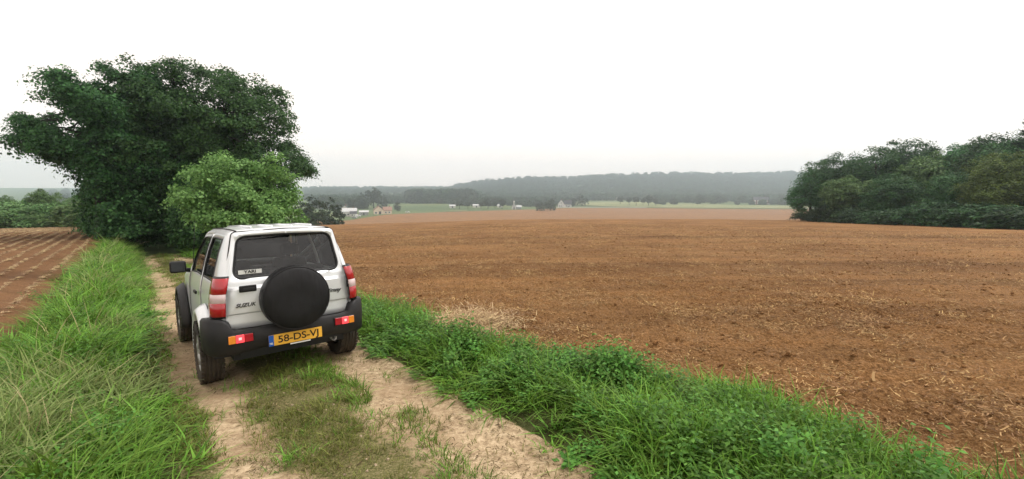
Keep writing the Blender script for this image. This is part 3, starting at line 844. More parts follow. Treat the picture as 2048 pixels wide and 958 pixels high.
# --- grass on the strip between the track and the field
gr = [tuft('strip_a%d' % i, rg, 15, .08, .36, .10, .0135, .35 + .25 * i, M['grass']) for i in range(4)] + [weed('strip_b%d' % i, rg, .28 + .07 * i, 7, .036 + .010 * i, M['weed']) for i in range(3)]
def rmask(u, v, X, Y):
    n = fbm(u * .9, v * .9, 61, 3) - .5; n2 = fbm(u * .55, v * 0 + 3, 62, 3) - .5
    notch = 1 - np.exp(-((u + .35) / .55) ** 4) * sm(1.55, 1.8, -v)
    return notch * (.35 + .65 * sm(.40, .52, fbm(u * 3.3, v * 3.3, 66, 2))) * np.clip(sm(-E_R - .12, -E_R + .3, -v + .5 * n) * (1 - sm(-F_R - .1, -F_R + .22, -v + 1.5 * n2 - .6 * sm(-3.2, -5.0, u))), 0, 1)
u, v, X, Y, d = sample(-9, 42, F_R - 1.0, E_R + .12, 420, rg, 4.2, 1.25, .9, rmask, 60)
hf = (.20 + .54 * sm(-E_R, -E_R + .7, -v)) * np.clip(.1 + 1.7 * fbm(u * 2.3, v * 2.3, 63, 3), .3, 1.5) * np.clip(1 + .02 * (d - 5), .85, 1.4)
wf = np.clip(.9 + .05 * d, 1, 2.6)
wd_ = fbm(X * .9, Y * .9, 64, 3)
idx = np.where(rg.random(len(u)) < (.12 + sm(.5, .66, wd_) * .4), rg.integers(4, 7, len(u)), rg.integers(0, 4, len(u)))
Z = H(X, Y) + edge_blend(u, v, E_R) * (v > F_R) + .08 * sm(-E_R, -F_R - .5, -v) * (1 - sm(-F_R - .4, -F_R, -v))
scatter('strip_grass', np.stack([X, Y, Z], 1), upright(len(u), rg, .24), np.stack([wf, wf, hf], 1), idx, gr, 'lush green grass and weeds between the track and the ploughed field', 'grass')

# --- short worn grass on the track
gs = [tuft('short_a%d' % i, rg, 22, .02, .075, .05, .0042, 1.0, M['grass_short'], 3) for i in range(3)] + [tuft('short_b%d' % i, rg, 24, .04, .12, .055, .005, .9, M['grass'], 3) for i in range(2)]
def tmask(u, v, X, Y):
    m = mossy(u, v); n = fbm(u * 2.2, v * 2.2, 71, 3)
    row = np.exp(-((v + .28 - .12 * (fbm(u * .8, v * 0, 72, 2) - .5)) / .10) ** 2) * sm(.42, .55, fbm(u * 1.5, v, 73, 2))
    return np.clip(m * sm(.30, .50, n) * 1.0 + row + .035, 0, 1)
u, v, X, Y, d = sample(-9, 30, E_R + .02, E_L, 420, rg, 4.0, 1.4, .9, tmask, 40)
Z = H(X, Y) + micro_track(u, v)
row = np.exp(-((v + .28) / .14) ** 2)
sc = (.7 + .7 * rg.random(len(u))) * np.clip(.9 + .05 * d, 1, 2)
idx = np.where(rg.random(len(u)) < .06 + .4 * row, rg.integers(3, 5, len(u)), rg.integers(0, 3, len(u)))
scatter('track_grass', np.stack([X, Y, Z], 1), upright(len(u), rg, .2), sc, idx, gs, 'short worn grass growing along the middle of the track', 'grass')

# --- gravel on the track
def pebble(name, rng, mat, sub=2, flat=.6):
    bm = bmesh.new(); bmesh.ops.create_icosphere(bm, subdivisions=sub, radius=1)
    for vv in bm.verts:
        k = 1 + .35 * (rng.random() - .5); vv.co = Vector((vv.co.x * k, vv.co.y * k * .8, vv.co.z * k * flat))
    me = bpy.data.meshes.new(name); bm.to_mesh(me); bm.free(); me.materials.append(mat)
    return bpy.data.objects.new(name, me)
pb = [pebble('pebble%d' % i, rg, M['stone'], 2) for i in range(3)]
u, v, X, Y, d = sample(-9, 20, E_R, E_L, 260, rg, 5, 1.3, .9, lambda u, v, X, Y: .3 + .7 * sm(.5, .7, fbm(u, v, 81, 2)), 30)
Z = H(X, Y) + micro_track(u, v)
scatter('track_gravel', np.stack([X, Y, Z], 1), upright(len(u), rg, .5), .003 + .013 * rg.random(len(u)) ** 4, rg.integers(0, 3, len(u)), pb, 'small stones lying on the dirt track', 'gravel')

# --- dry litter on the track
# --- straw and clods on the ploughed field
def straw_patch(name, rng, n, spread, lmin, lmax, width, mat):
    V = []; Q = []
    for i in range(n):
        x, y = rng.normal(size=2) * spread * .5; a = rng.random() * 6.283; L = lmin + (lmax - lmin) * rng.random() ** 2; z = .003 + .018 * rng.random()
        c, s_ = math.cos(a), math.sin(a); tz = rng.normal() * .25 * L; b = rng.normal() * .25 * L; w_ = width * (.6 + .8 * rng.random()); base = len(V)
        for k in range(4):
            t = k / 3 - .5; off = b * (t * t - .1)
            px, py, pz = x + c * L * t - s_ * off, y + s_ * L * t + c * off, max(z + tz * t, .001)
            V += [(px - s_ * w_ / 2, py + c * w_ / 2, pz), (px + s_ * w_ / 2, py - c * w_ / 2, pz + .2 * w_)]
        for k in range(3): Q.append((base + 2*k, base + 2*k + 1, base + 2*k + 3, base + 2*k + 2))
    return source(name, np.array(V), np.array(Q), mat)
st = [straw_patch('straw%d' % i, rg, 46, .20, .010, .055, .0050, M['straw']) for i in range(4)]
def smask(u, v, X, Y):
    near_edge = 1 - sm(.3, 2.8, -v + F_R)
    return np.clip(  .30 + .6 * near_edge + .6 * sm(.5, .68, fbm(X * .7, Y * .7, 91, 3)), 0, 1) * (1 - .6 * tyre_w(X, Y))
u, v, X, Y, d = sample(-9, 40, -45, F_R - .02, 44, rg, 4.5, 1.1, 1.0, smask, 55)
Z = H(X, Y) + clods(u, v, X, Y) + .004
scatter('field_straw', np.stack([X, Y, Z], 1), upright(len(u), rg, .08), (.8 + .6 * rg.random(len(u))) * np.clip(.85 + .05 * d, 1, 2.4), rg.integers(0, 4, len(u)), st, 'bits of straw strewn over the ploughed soil', 'straw')
lit = [straw_patch('litter%d' % i, rg, 9, .10, .012, .05, .006, M['litter']) for i in range(3)]
u, v, X, Y, d = sample(-9, 20, E_R + .02, E_L, 70, rg, 4.5, 1.3, .9, lambda u, v, X, Y: .12 + .88 * sm(.5, .68, fbm(u * 1.6, v * 1.6, 83, 3)), 30)
Z = H(X, Y) + micro_track(u, v) + .003
scatter('track_litter', np.stack([X, Y, Z], 1), upright(len(u), rg, .1), .7 + .6 * rg.random(len(u)), rg.integers(0, 3, len(u)), lit, 'dry leaf and stem litter lying on the dirt track', 'litter')
cl = [pebble('clod%d' % i, rg, M['clod'], 2, .65) for i in range(4)]
u, v, X, Y, d = sample(-9, 40, -45, F_R - .05, 190, rg, 4, 1.25, 1.0, lambda u, v, X, Y: (.35 + .65 * sm(.4, .6, fbm(X * 1.2, Y * 1.2, 95, 3))) * (1 - .85 * tyre_w(X, Y)), 55)
Z = H(X, Y) + clods(u, v, X, Y)
scatter('soil_clods', np.stack([X, Y, Z], 1), upright(len(u), rg, .6), (.006 + .030 * rg.random(len(u)) ** 3) * np.clip(.9 + .02 * d, 1, 1.4), rg.integers(0, 4, len(u)), cl, 'crumbly brown clods of the ploughed field', 'soil')
# a heap of pale straw at the field edge and long stalks
n = 420; cx_, cy_ = xy(-.35, -2.35)
X = cx_ + rg.normal(size=n) * .30; Y = cy_ + rg.normal(size=n) * .30; uu, vv_ = uv(X, Y); k = vv_ < F_R + .1; X, Y, uu, vv_ = X[k], Y[k], uu[k], vv_[k]
Z = H(X, Y) + clods(uu, vv_, X, Y) + .01 + .05 * rg.random(len(X))
scatter('straw_heap', np.stack([X, Y, Z], 1), upright(len(X), rg, .25), 1.1 + .5 * rg.random(len(X)), rg.integers(0, 4, len(X)), [straw_patch('heap_straw%d' % i, rg, 34, .20, .03, .10, .005, M['straw_row']) for i in range(4)], 'pale heap of straw at the field edge near the grass notch', 'straw')
stk = [straw_patch('stalk%d' % i, rg, 1, .01, .08, .20, .016, M['straw']) for i in range(3)]
u, v, X, Y, d = sample(-9, 60, -70, F_R - .3, .8, rg, 16, 1.2, 2.0, None, 90)
Z = H(X, Y) + clods(u, v, X, Y) + .015
scatter('maize_stalks', np.stack([X, Y, Z], 1), upright(len(X), rg, .15), (.7 + .6 * rg.random(len(X))) * np.clip(.9 + .02 * d, 1, 2.2), rg.integers(0, 3, len(X)), stk, 'loose pale stalks scattered over the ploughed field', 'straw')
# straw along the rows of the left field
strow = [straw_patch('row_straw%d' % i, rg, 30, .08, .02, .09, .011, M['straw_row']) for i in range(4)]
nr = 50; P_ = []
for r_ in range(nr):
    v0 = F_L + .55 * (r_ + 1); m = 520 if r_ < 16 else 300
    uu = -4 + 76 * rg.random(m) ** 1.25; vv_ = v0 + rg.normal(size=m) * .025 + .03 * np.sin(uu * .7 + r_)
    P_.append(np.stack([uu, vv_], 1))
P_ = np.concatenate(P_); X, Y = xy(P_[:, 0], P_[:, 1]); k = (Y > 0) & (fbm(P_[:, 0] * .9, P_[:, 1] * 3, 99, 3) > .22); X, Y, P_ = X[k], Y[k], P_[k]; d = np.hypot(X, Y)
Z = H(X, Y) + ridges(P_[:, 0], P_[:, 1], X, Y) + .01
scatter('row_straw', np.stack([X, Y, Z], 1), upright(len(X), rg, .1), (.5 + .4 * rg.random(len(X))) * np.clip(.6 + .028 * d, .7, 1.9), rg.integers(0, 4, len(X)), strow, 'straw lying in straight rows on the left field', 'straw')

# ------------------------------------------------------------------ far woods
M['leaf_wood_far'] = leaf_mat('far_wood_leaf', (.022, .048, .022), (.060, .105, .042), .2, .35)
def far_src(name, seed, e, n=110, lpc=12, ls=1.0):
    r = np.random.default_rng(seed); P, dd = crown_points(e, n, r, .15, None, seed)
    idx = np.repeat(np.arange(len(P)), lpc); off = r.normal(size=(len(idx), 3)) * np.array([.8, .8, .5])
    V, Q = leaf_quads(P[idx] + off, dd[idx] * .5 + np.array([0, 0, .6]) + r.normal(size=(len(idx), 3)) * .4, ls * (.6 + .8 * r.random(len(idx))), r, .42)
    return source(name, V, Q, M['leaf_wood_far'])
fsrc = [far_src('far_crown%d' % i, 300 + i, [(0, 0, 6, 4, 4, 4), (2.2 * (i - 1), 1, 4.5, 3, 3, 3), (-1.5, -1, 4, 3.3, 3.3, 3.4), (0, 0, 2.4, 3.6, 3.6, 2.4)]) for i in range(3)]
PW = []; SW = []
def region(q0, q1, y0, y1, n, h0, h1, seed, thr=.0):
    r = np.random.default_rng(seed); q = q0 + (q1 - q0) * r.random(n); Y = y0 + (y1 - y0) * r.random(n); X = q * Y
    k = fbm(X / 90, Y / 90, seed, 3) > thr; X, Y = X[k], Y[k]
    PW.append(np.stack([X, Y, H(X, Y) - .5], 1)); h = (h0 + (h1 - h0) * r.random(len(X))) / 9.0
    SW.append(np.stack([h * 1.15, h * 1.15, h], 1))
region(-.15, .95, 1020, 1560, 5200, 7, 11, 1)                  # the ridge
region(-.125, .95, 1475, 1520, 520, 4, 17, 2)                 # its skyline
region(-.225, -.085, 700, 840, 330, 13, 21, 3)                 # wood in the left middle distance
region(-.30, -.02, 600, 760, 380, 6, 12, 4, .42)
region(-.10, .66, 860, 1100, 1100, 7, 13, 5, .36)              # copses and hedges at the foot of the ridge
region(.30, .66, 740, 900, 330, 8, 13, 6, .36)
region(-.05, .13, 620, 800, 330, 5, 10, 7, .40)
region(-.46, -.12, 860, 1450, 800, 6, 12, 8, .42)              # hazy plain on the left
region(-.46, -.1, 1450, 1780, 500, 5, 10, 9, .36)
region(-.44, -.33, 420, 760, 160, 8, 14, 10, .40)
region(-.10, .13, 570, 640, 110, 4, 8, 12, .45)
region(.32, .64, 640, 720, 110, 5, 9, 13, .45)
region(-1.05, -.6, 300, 1300, 500, 9, 15, 11, .4)
PW = np.concatenate(PW); SW = np.concatenate(SW); rr = np.random.default_rng(5)
scatter('far_wood', PW, np.stack([np.zeros(len(PW)), np.zeros(len(PW)), rr.random(len(PW)) * 6.28], 1), SW, rr.integers(0, 3, len(PW)), fsrc, 'hazy woods covering the ridge and the far valley', 'wood')

# ------------------------------------------------------------------ the car
M['paint'] = plain('silver_paint', (.77, .80, .82), .28, .25, .5, .05, 3, coat=.6)
def dirty(m, z0, z1, amt):
    k = NT.__new__(NT); k.m = m; k.t = m.node_tree; k.n = k.t.nodes; k.l = k.t.links; k.b = k.n['Principled BSDF']; k.out = k.n['Material Output']
    tc = k.new('ShaderNodeTexCoord'); sp = k.new('ShaderNodeSeparateXYZ'); k.link(tc.outputs['Object'], sp.inputs[0])
    mr = k.new('ShaderNodeMapRange'); mr.inputs[1].default_value = z1; mr.inputs[2].default_value = z0; k.link(sp.outputs[2], mr.inputs[0])
    nz = k.noise(9, 5, .7, tc.outputs['Object']); nf = k.noise(60, 3, .6, tc.outputs['Object'])
    fac = k.math('MULTIPLY', k.math('MULTIPLY', mr.outputs[0], amt), k.ramp(k.math('ADD', k.math('MULTIPLY', nz, .7), k.math('MULTIPLY', nf, .3)), [(.30, (.15, .15, .15)), (.62, (1, 1, 1))]))
    old = k.b.inputs['Base Color'].links[0].from_socket
    k.link(k.mix(fac, old, (.30, .22, .14)), k.b.inputs['Base Color'])
    k.link(k.math('ADD', k.math('MULTIPLY', fac, .5), m.get('rough', .35)), k.b.inputs['Roughness'])
M['paint']['rough'] = .30
dirty(M['paint'], .35, 1.0, .18)
M['plastic'] = plain('dark_grey_plastic', (.013, .0135, .015), .55, 0, .28, .2, 12)
M['vinyl'] = plain('black_vinyl', (.008, .008, .009), .5, 0, .3, .25, 8)
M['plastic']['rough'] = .5
dirty(M['plastic'], .30, .85, .06)
kk = NT.__new__(NT); kk.m = M['vinyl']; kk.t = kk.m.node_tree; kk.n = kk.t.nodes; kk.l = kk.t.links; kk.b = kk.n['Principled BSDF']
_tc = kk.new('ShaderNodeTexCoord'); kk.bump(kk.noise(3.0, 3, .6, _tc.outputs['Object'], (1, 1.6, .5)), .5, .05)
M['rubber'] = plain('tyre_rubber', (.020, .019, .018), .85, 0, .3, .35, 14)
M['rubber']['rough'] = .8
dirty(M['rubber'], -.1, .75, .30)
M['seal'] = plain('black_rubber_seal', (.010, .010, .011), .5, 0, .4, .1)
M['rim'] = plain('dull_alloy', (.42, .41, .39), .45, .7, .5, .2, 10)
M['cabin'] = plain('dark_cabin_cloth', (.030, .030, .033), .9, 0, .3, .3, 12)
M['red_lens'] = plain('red_lens', (.36, .010, .016), .18, 0, .6, .15, 9, coat=.5)
M['clear_lens'] = plain('clear_lens', (.62, .48, .48), .2, 0, .6, .08, 9, coat=.5)
M['amber_lens'] = plain('amber_lens', (.62, .20, .02), .2, 0, .6, .1, 9, emit=(1, .35, .04), estr=.12, coat=.5)
M['lit_lens'] = plain('lit_red_lens', (.75, .05, .06), .2, 0, .6, .05, 9, emit=(1, .07, .09), estr=.85)
M['lit_core'] = plain('lit_bulb', (.9, .4, .4), .3, 0, .5, 0, emit=(1, .30, .28), estr=1.1)
M['dim_lens'] = plain('dim_red_lens', (.30, .010, .02), .2, 0, .6, .1, 9, emit=(.8, .02, .03), estr=.08)
M['plate'] = plain('plate_yellow', (.80, .43, .045), .5, 0, .4, .06, 10)
M['plate_blue'] = plain('plate_blue', (.015, .10, .42), .5, 0, .4, .05)
M['ink'] = plain('black_ink', (.012, .010, .010), .6, 0, .3, 0)
M['white'] = plain('white_print', (.78, .78, .76), .6, 0, .4, .05)
M['sticker'] = plain('faded_sticker', (.62, .63, .60), .6, 0, .4, .1, 20)
M['chrome'] = plain('worn_chrome', (.55, .55, .55), .25, 1.0, .5, .1)
M['mirror'] = plain('dark_mirror', (.05, .055, .06), .25, .6, .5, .2, 10)  # dark, slightly rough metal for the mirror face
M['badge'] = plain('dark_badge', (.06, .06, .06), .4, .5, .5, 0)

def glass_mat(name, tint, rough=.02):
    m = bpy.data.materials.new(name); k = NT(m)
    k.n.remove(k.b)
    tr = k.new('ShaderNodeBsdfTransparent'); tr.inputs[0].default_value = (*tint, 1)
    gl_ = k.new('ShaderNodeBsdfGlossy'); gl_.inputs['Roughness'].default_value = rough
    fr = k.new('ShaderNodeFresnel'); fr.inputs[0].default_value = 1.5
    g = k.new('ShaderNodeNewGeometry'); nz = k.noise(7, 4, .6)
    mx = k.new('ShaderNodeMixShader')
    k.link(k.math('ADD', k.math('MULTIPLY', fr.outputs[0], 1.0), k.math('MULTIPLY', nz, .03)), mx.inputs[0])
    k.link(tr.outputs[0], mx.inputs[1]); k.link(gl_.outputs[0], mx.inputs[2]); k.link(mx.outputs[0], k.out.inputs[0])
    return m
M['glass'] = glass_mat('tinted_glass', (.93, .97, .95))

car = empty('parked_car')
tag(car, 'silver three door off-road car with covered spare wheel, standing on the dirt track', 'car')

SW_Z = [.28, .45, .60, .78, .92, 1.02, 1.08, 1.16, 1.30, 1.46, 1.55, 1.60, 1.66]
SW_Y = [.66, .685, .693, .693, .688, .678, .662, .642, .61, .56, .525, .50, .47]
def Wd(z): return float(np.interp(z, SW_Z, SW_Y))
def ztop(x): return float(np.interp(x, [-.6, -.5, .2, 1.02, 1.12, 1.72, 1.78, 2.5, 2.66, 2.74], [1.60, 1.615, 1.63, 1.62, 1.585, 1.085, 1.065, .99, .95, .88]))
def zbelt(x): return float(np.interp(x, [-.6, 1.66, 1.8, 2.66, 2.74], [1.075, 1.065, 1.01, .90, .82]))
def zbot(x):
    z = float(np.interp(x, [-.6, -.42, 0, 2.25, 2.74], [.46, .42, .36, .36, .42]))
    for c in (0.0, 2.25):
        if abs(x - c) < .425: z = max(z, .335 + math.sqrt(.425 ** 2 - (x - c) ** 2))
    return z
def lean(x, z): return .105 * min(max((z - 1.04) / .57, 0), 1) * min(max((.45 - x) / .95, 0), 1)
def wfac(x):   # plan shape
    return float(np.interp(x, [-.6, -.585, -.56, -.50, -.3, 1.9, 2.4, 2.66, 2.74], [-.075, -.05, -.025, -.008, 0, 0, -.01, -.05, -.13]))
KUP = [.07, .35, .65, .92, 1.0]
xs = [-.60, -.585, -.56, -.50, -.425, -.40, -.36, -.30, -.2, -.1, 0, .1, .2, .30, .36, .40, .425, .44, .56, .70, .9, 1.05, 1.12, 1.22, 1.34, 1.46, 1.58, 1.66, 1.72, 1.78,
      1.825, 1.85, 1.9, 1.98, 2.08, 2.16, 2.25, 2.34, 2.42, 2.52, 2.6, 2.65, 2.675, 2.74]
def column(x):
    zb, be, zt = zbot(x), zbelt(x), ztop(x)
    ze = max(zt - .055, be + .004); zt = max(zt, ze + .02); d = wfac(x)
    pts = []
    for j in range(9):
        z = zb + (be - zb) * j / 8; pts.append((x + lean(x, z), Wd(z) + d, z))
    for k in KUP:
        z = be + (ze - be) * k; pts.append((x + lean(x, z), Wd(z) + d, z))
    we = Wd(ze) + d
    pts.append((x + lean(x, zt), we - .018, zt - .022)); pts.append((x + lean(x, zt), we - .06, zt))
    wr = we - .06
    for fr in (.66, .33, 0.0):
        pts.append((x + lean(x, zt), wr * fr, zt + .028 * (1 - fr * fr)))
    return pts
cols = [column(x) for x in xs]
NR = len(cols[0])
def xi(x): return min(range(len(xs)), key=lambda i: abs(xs[i] - x))
iq0, iq1, id0, id1, iw0, iw1 = xi(-.30), xi(.425), xi(.56), xi(1.46), xi(1.12), xi(1.66)
ds0, ds1 = xi(.44), xi(1.58)
KB = 9          # first row above the belt
def cell_kind(i, j):
    if iq0 <= i < iq1 and KB <= j < KB + 3: return 'quarter'
    if id0 <= i < id1 and KB <= j < KB + 3: return 'doorglass'
    if iw0 <= i < iw1 and j >= 15: return 'screen'
    if ds0 <= i < ds1 and 1 <= j < KB + 4 and j < 13: return 'door'
    return 'body'
def shell(kinds, sides, inset=0.0):
    V = []; F = []; ids = {}
    def vid(i, j, s):
        k = (i, j, s if j < NR - 1 else 0)
        if k not in ids:
            x, y, z = cols[i][j]; ids[k] = len(V)
            V.append((x, s * (y - inset) if j < NR - 1 else 0.0, z - (inset if j >= 15 else 0)))
        return ids[k]
    for s in sides:
        for i in range(len(xs) - 1):
            for j in range(NR - 1):
                if cell_kind(i, j) not in kinds: continue
                q = [vid(i, j, s), vid(i + 1, j, s), vid(i + 1, j + 1, s), vid(i, j + 1, s)]
                if s > 0: q = q[::-1]
                F.append(tuple(q))
    return V, F
# ---- main shell with nose cap and rear corner frame
V, F = shell(('body',), (1, -1))
def seam_y(z): return float(np.interp(z, [.60, 1.05, 1.30, 1.50, 1.575], [.612, .602, .560, .512, .490]))
def rear_x(z, y): return -.605 + lean(-.6, z) + .035 * (y / .6) ** 2
ring = [(x, y, z) for (x, y, z) in cols[0]] + [(x, -y, z) for (x, y, z) in cols[0][:-1][::-1]]
out = []
for (x, y, z) in ring:
    s = 1 if y >= 0 else -1; zz = max(z, .635)
    if abs(y) > .40 and z < 1.59: oy, oz = s * min(seam_y(min(zz, 1.575)), abs(y) - .006), min(zz, 1.575)
    else: oy, oz = s * min(abs(y), .44), 1.588 + .02 * (1 - (abs(y) / .44) ** 2)
    out.append((rear_x(oz, oy), oy, oz))
b = len(V); V += ring + out; n = len(ring)
for k in range(n - 1): F.append((b + k, b + k + 1, b + n + k + 1, b + n + k))
b = len(V); cap = [c for c in cols[-1]] + [(x, -y, z) for (x, y, z) in cols[-1][:-1][::-1]]
V += cap; F.append(tuple(b + k for k in range(len(cap))))
body = mobj('body', V, F, M['paint'], car, True)
so = body.modifiers.new('thick', 'SOLIDIFY'); so.thickness = .012; so.offset = -1
def autosmooth(o, ang=40):
    bm = bmesh.new(); bm.from_mesh(o.data)
    bmesh.ops.recalc_face_normals(bm, faces=bm.faces)
    for e in bm.edges:
        if len(e.link_faces) == 2 and e.calc_face_angle(0) > R(ang): e.smooth = False
    bm.to_mesh(o.data); bm.free()
bm = bmesh.new(); bm.from_mesh(body.data); bmesh.ops.remove_doubles(bm, verts=bm.verts, dist=.0008); bm.to_mesh(body.data); bm.free()
autosmooth(body, 45)
# roof ribs and gutters
rb = MB()
for y in (.30, .10, -.10, -.30):
    rb.tube([(-.38, y, 1.640 + .004), (.2, y, 1.652 + .004 - .05 * abs(y) * .2), (.95, y, 1.642)], .014, 6)
rib = rb.build('roof_rib', M['paint'], car, True)
for s in (1, -1):
    g = MB(); g.tube([(-.49, s * .452, 1.607), (-.2, s * .456, 1.622), (.4, s * .457, 1.632), (1.02, s * .455, 1.618)], .009, 5); g.build('roof_gutter', M['seal'], car, True)

# ---- doors and side windows
for s in (1, -1):
    V, F = shell(('door',), (s,))
    d_ = mobj('door', V, F, M['paint'], car, True); autosmooth(d_, 45)
    so = d_.modifiers.new('thick', 'SOLIDIFY'); so.thickness = .012; so.offset = -1
    hb = MB(); hb.box((.66, s * .722, .90), (.17, .022, .035)); hb.build('handle', M['vinyl'], d_, bevel=.006)
    kb = MB(); kb.lathe_y([(-.004, .0), (.004, .016), (.006, 0)], (.80, s * .716, .90), 12); kb.build('lock', M['chrome'], d_)
    # dark strip laid on as the gap around the door
    e = MB()
    path = [cols[ds0][j] for j in range(1, 13)]
    e.tube([(p[0], s * (p[1] + .001), p[2]) for p in path], .0045, 4)
    path = [cols[ds1][j] for j in range(1, 9)]
    e.tube([(p[0], s * (p[1] + .001), p[2]) for p in path], .0045, 4)
    path = [cols[i][1] for i in range(ds0, ds1 + 1)]
    e.tube([(p[0], s * (p[1] + .001), p[2]) for p in path], .0045, 4)
    e.build('door_gap_line', M['seal'], d_)
    for kind, nm in (('quarter', 'quarter_window'), ('doorglass', 'door_window')):
        V, F = shell((kind,), (s,), .010)
        gw = mobj(nm, V, F, M['glass'], car, True)
        i0, i1 = (iq0, iq1) if kind == 'quarter' else (id0, id1)
        fr = MB(); lo, hi = KB, KB + 3
        loop = [cols[i][lo] for i in range(i0, i1 + 1)] + [cols[i1][j] for j in range(lo, hi + 1)] + [cols[i][hi] for i in range(i1, i0 - 1, -1)] + [cols[i0][j] for j in range(hi, lo - 1, -1)]
        fr.tube([(p[0], s * (p[1] - .003), p[2]) for p in loop], .011, 5); fr.build('window_seal', M['seal'], gw)
V, F = shell(('screen',), (1, -1), .008)
mobj('windscreen', V, F, M['glass'], car, True)

# ---- tailgate with its window
def rrect(pts, rad, seg=6):
    """rounded polygon in 2d"""
    outp = []; n = len(pts)
    for i in range(n):
        p0, p, p1 = Vector(pts[i - 1]), Vector(pts[i]), Vector(pts[(i + 1) % n])
        a = (p0 - p).normalized(); c = (p1 - p).normalized(); r = rad[i] if hasattr(rad, '__len__') else rad
        for k in range(seg + 1):
            t = k / seg; outp.append(tuple(p + a * r * (1 - t) ** 2 + c * r * t ** 2))
    return outp
tg_out = rrect([(.610, .640), (-.610, .640), (-.600, 1.06), (-.492, 1.598), (0, 1.616), (.492, 1.598), (.600, 1.06)], [.05, .05, .02, .04, .01, .04, .02])
win = rrect([(.535, 1.135), (-.535, 1.135), (-.462, 1.562), (0, 1.573), (.462, 1.562)], [.11, .11, .09, .02, .09], 8)
def scale_loop(lp, k, dz=0.0):
    cx = sum(p[0] for p in lp) / len(lp); cz = sum(p[1] for p in lp) / len(lp)
    return [(cx + (p[0] - cx) * k, cz + (p[1] - cz) * k + dz) for p in lp]
def inset_loop(lp, d):
    o_ = []; n = len(lp); A = sum(lp[i - 1][0] * lp[i][1] - lp[i][0] * lp[i - 1][1] for i in range(n)); sg = 1 if A > 0 else -1
    for i in range(n):
        a, c = Vector(lp[i - 1]), Vector(lp[(i + 1) % n]); t = (c - a)
        t = t.normalized() if t.length > 1e-9 else Vector((1, 0)); nrm = Vector((-t.y, t.x)) * sg; o_.append((lp[i][0] + nrm.x * d, lp[i][1] + nrm.y * d))
    return o_
bm = bmesh.new(); edges = []
for lp in (tg_out, win):
    vs2 = [bm.verts.new((0, y, z)) for (y, z) in lp]
    for i in range(len(vs2)): edges.append(bm.edges.new((vs2[i - 1], vs2[i])))
bmesh.ops.triangle_fill(bm, use_beauty=True, edges=edges)
for zc in (.70, .78, .795, .81, .95, 1.03, 1.06, 1.09, 1.2, 1.35, 1.5):
    bmesh.ops.bisect_plane(bm, geom=bm.verts[:] + bm.edges[:] + bm.faces[:], plane_co=(0, 0, zc), plane_no=(0, 0, 1))
for yc in (-.4, -.2, 0, .2, .4):
    bmesh.ops.bisect_plane(bm, geom=bm.verts[:] + bm.edges[:] + bm.faces[:], plane_co=(0, yc, 0), plane_no=(0, 1, 0))
for vv in bm.verts:
    z = vv.co.z; step = .014 * float(sm(.780, .800, z)) - .016 * float(sm(1.03, 1.06, z)) * (1 - float(sm(1.06, 1.2, z)))
    vv.co.x = rear_x(z, vv.co.y) - .006 - step
bmesh.ops.recalc_face_normals(bm, faces=bm.faces)
me = bpy.data.meshes.new('tailgate'); bm.to_mesh(me); bm.free()
tail = link_mesh('tailgate', me, M['paint'], car, True)
if sum(p.normal.x for p in me.polygons) > 0: me.flip_normals()
autosmooth(tail, 25)
if sum(p.normal.x for p in tail.data.polygons) > 0: tail.data.flip_normals()
so = tail.modifiers.new('thick', 'SOLIDIFY'); so.thickness = .02; so.offset = -1
# dark gap round the tailgate
gp = MB(); gp.tube([(rear_x(z, y) - .001, y, z) for (y, z) in inset_loop(tg_out, -.004)] + [(rear_x(tg_out[0][1], tg_out[0][0]) - .001, tg_out[0][0], tg_out[0][1])], .006, 5); gp.build('tailgate_gap', M['seal'], tail)
# rear window seal and pane
o_l = inset_loop(win, -.008); i_l = inset_loop(win, .024)
V = [(rear_x(z, y) - .012, y, z) for (y, z) in o_l] + [(rear_x(z, y) - .020, y, z) for (y, z) in inset_loop(win, .006)] + [(rear_x(z, y) - .006, y, z) for (y, z) in i_l] + [(rear_x(z, y) + .012, y, z) for (y, z) in i_l]
n = len(win); F = []
for r_ in range(3):
    for k in range(n): F.append((r_ * n + k, r_ * n + (k + 1) % n, (r_ + 1) * n + (k + 1) % n, (r_ + 1) * n + k))
rwin = mobj('rear_window', [(rear_x(z, y) + .002, y, z) for (y, z) in i_l], [tuple(range(n))], M['glass'], car)
mobj('window_seal', V, F, M['seal'], rwin, True)
# sticker in the window
def text(body, size, mat, parent, loc, name, shear=0.0, extrude=.0012, sx=1.0, bold=0.0, tilt=0.0, yaw=0.0, align='CENTER'):
    cu = bpy.data.curves.new(name, 'FONT'); cu.body = body; cu.size = size; cu.align_x = align; cu.align_y = 'CENTER'
    cu.extrude = extrude; cu.shear = shear; cu.offset = bold; cu.materials.append(mat)
    tmp = bpy.data.objects.new(name, cu); COL.objects.link(tmp); bpy.context.view_layer.update()
    me = bpy.data.meshes.new_from_object(tmp.evaluated_get(bpy.context.evaluated_depsgraph_get())); bpy.data.objects.remove(tmp)
    o = bpy.data.objects.new(name, me); COL.objects.link(o); o.parent = parent
    m = Matrix(((0, 0, -1), (-1, 0, 0), (0, 1, 0))).to_4x4()
    o.matrix_local = Matrix.Translation(loc) @ Matrix.Rotation(tilt, 4, 'Y') @ m @ Matrix.Diagonal((sx, 1, 1, 1))
    return o
sk = MB(); sk.box((rear_x(1.195, .37) - .005, .365, 1.198), (.003, .21, .042)); stick = sk.build('window_sticker', M['sticker'], rwin)
text('YARI', .042, M['ink'], rwin, (rear_x(1.195, .37) - .008, .365, 1.198), 'sticker_text', sx=1.2, bold=.0012)
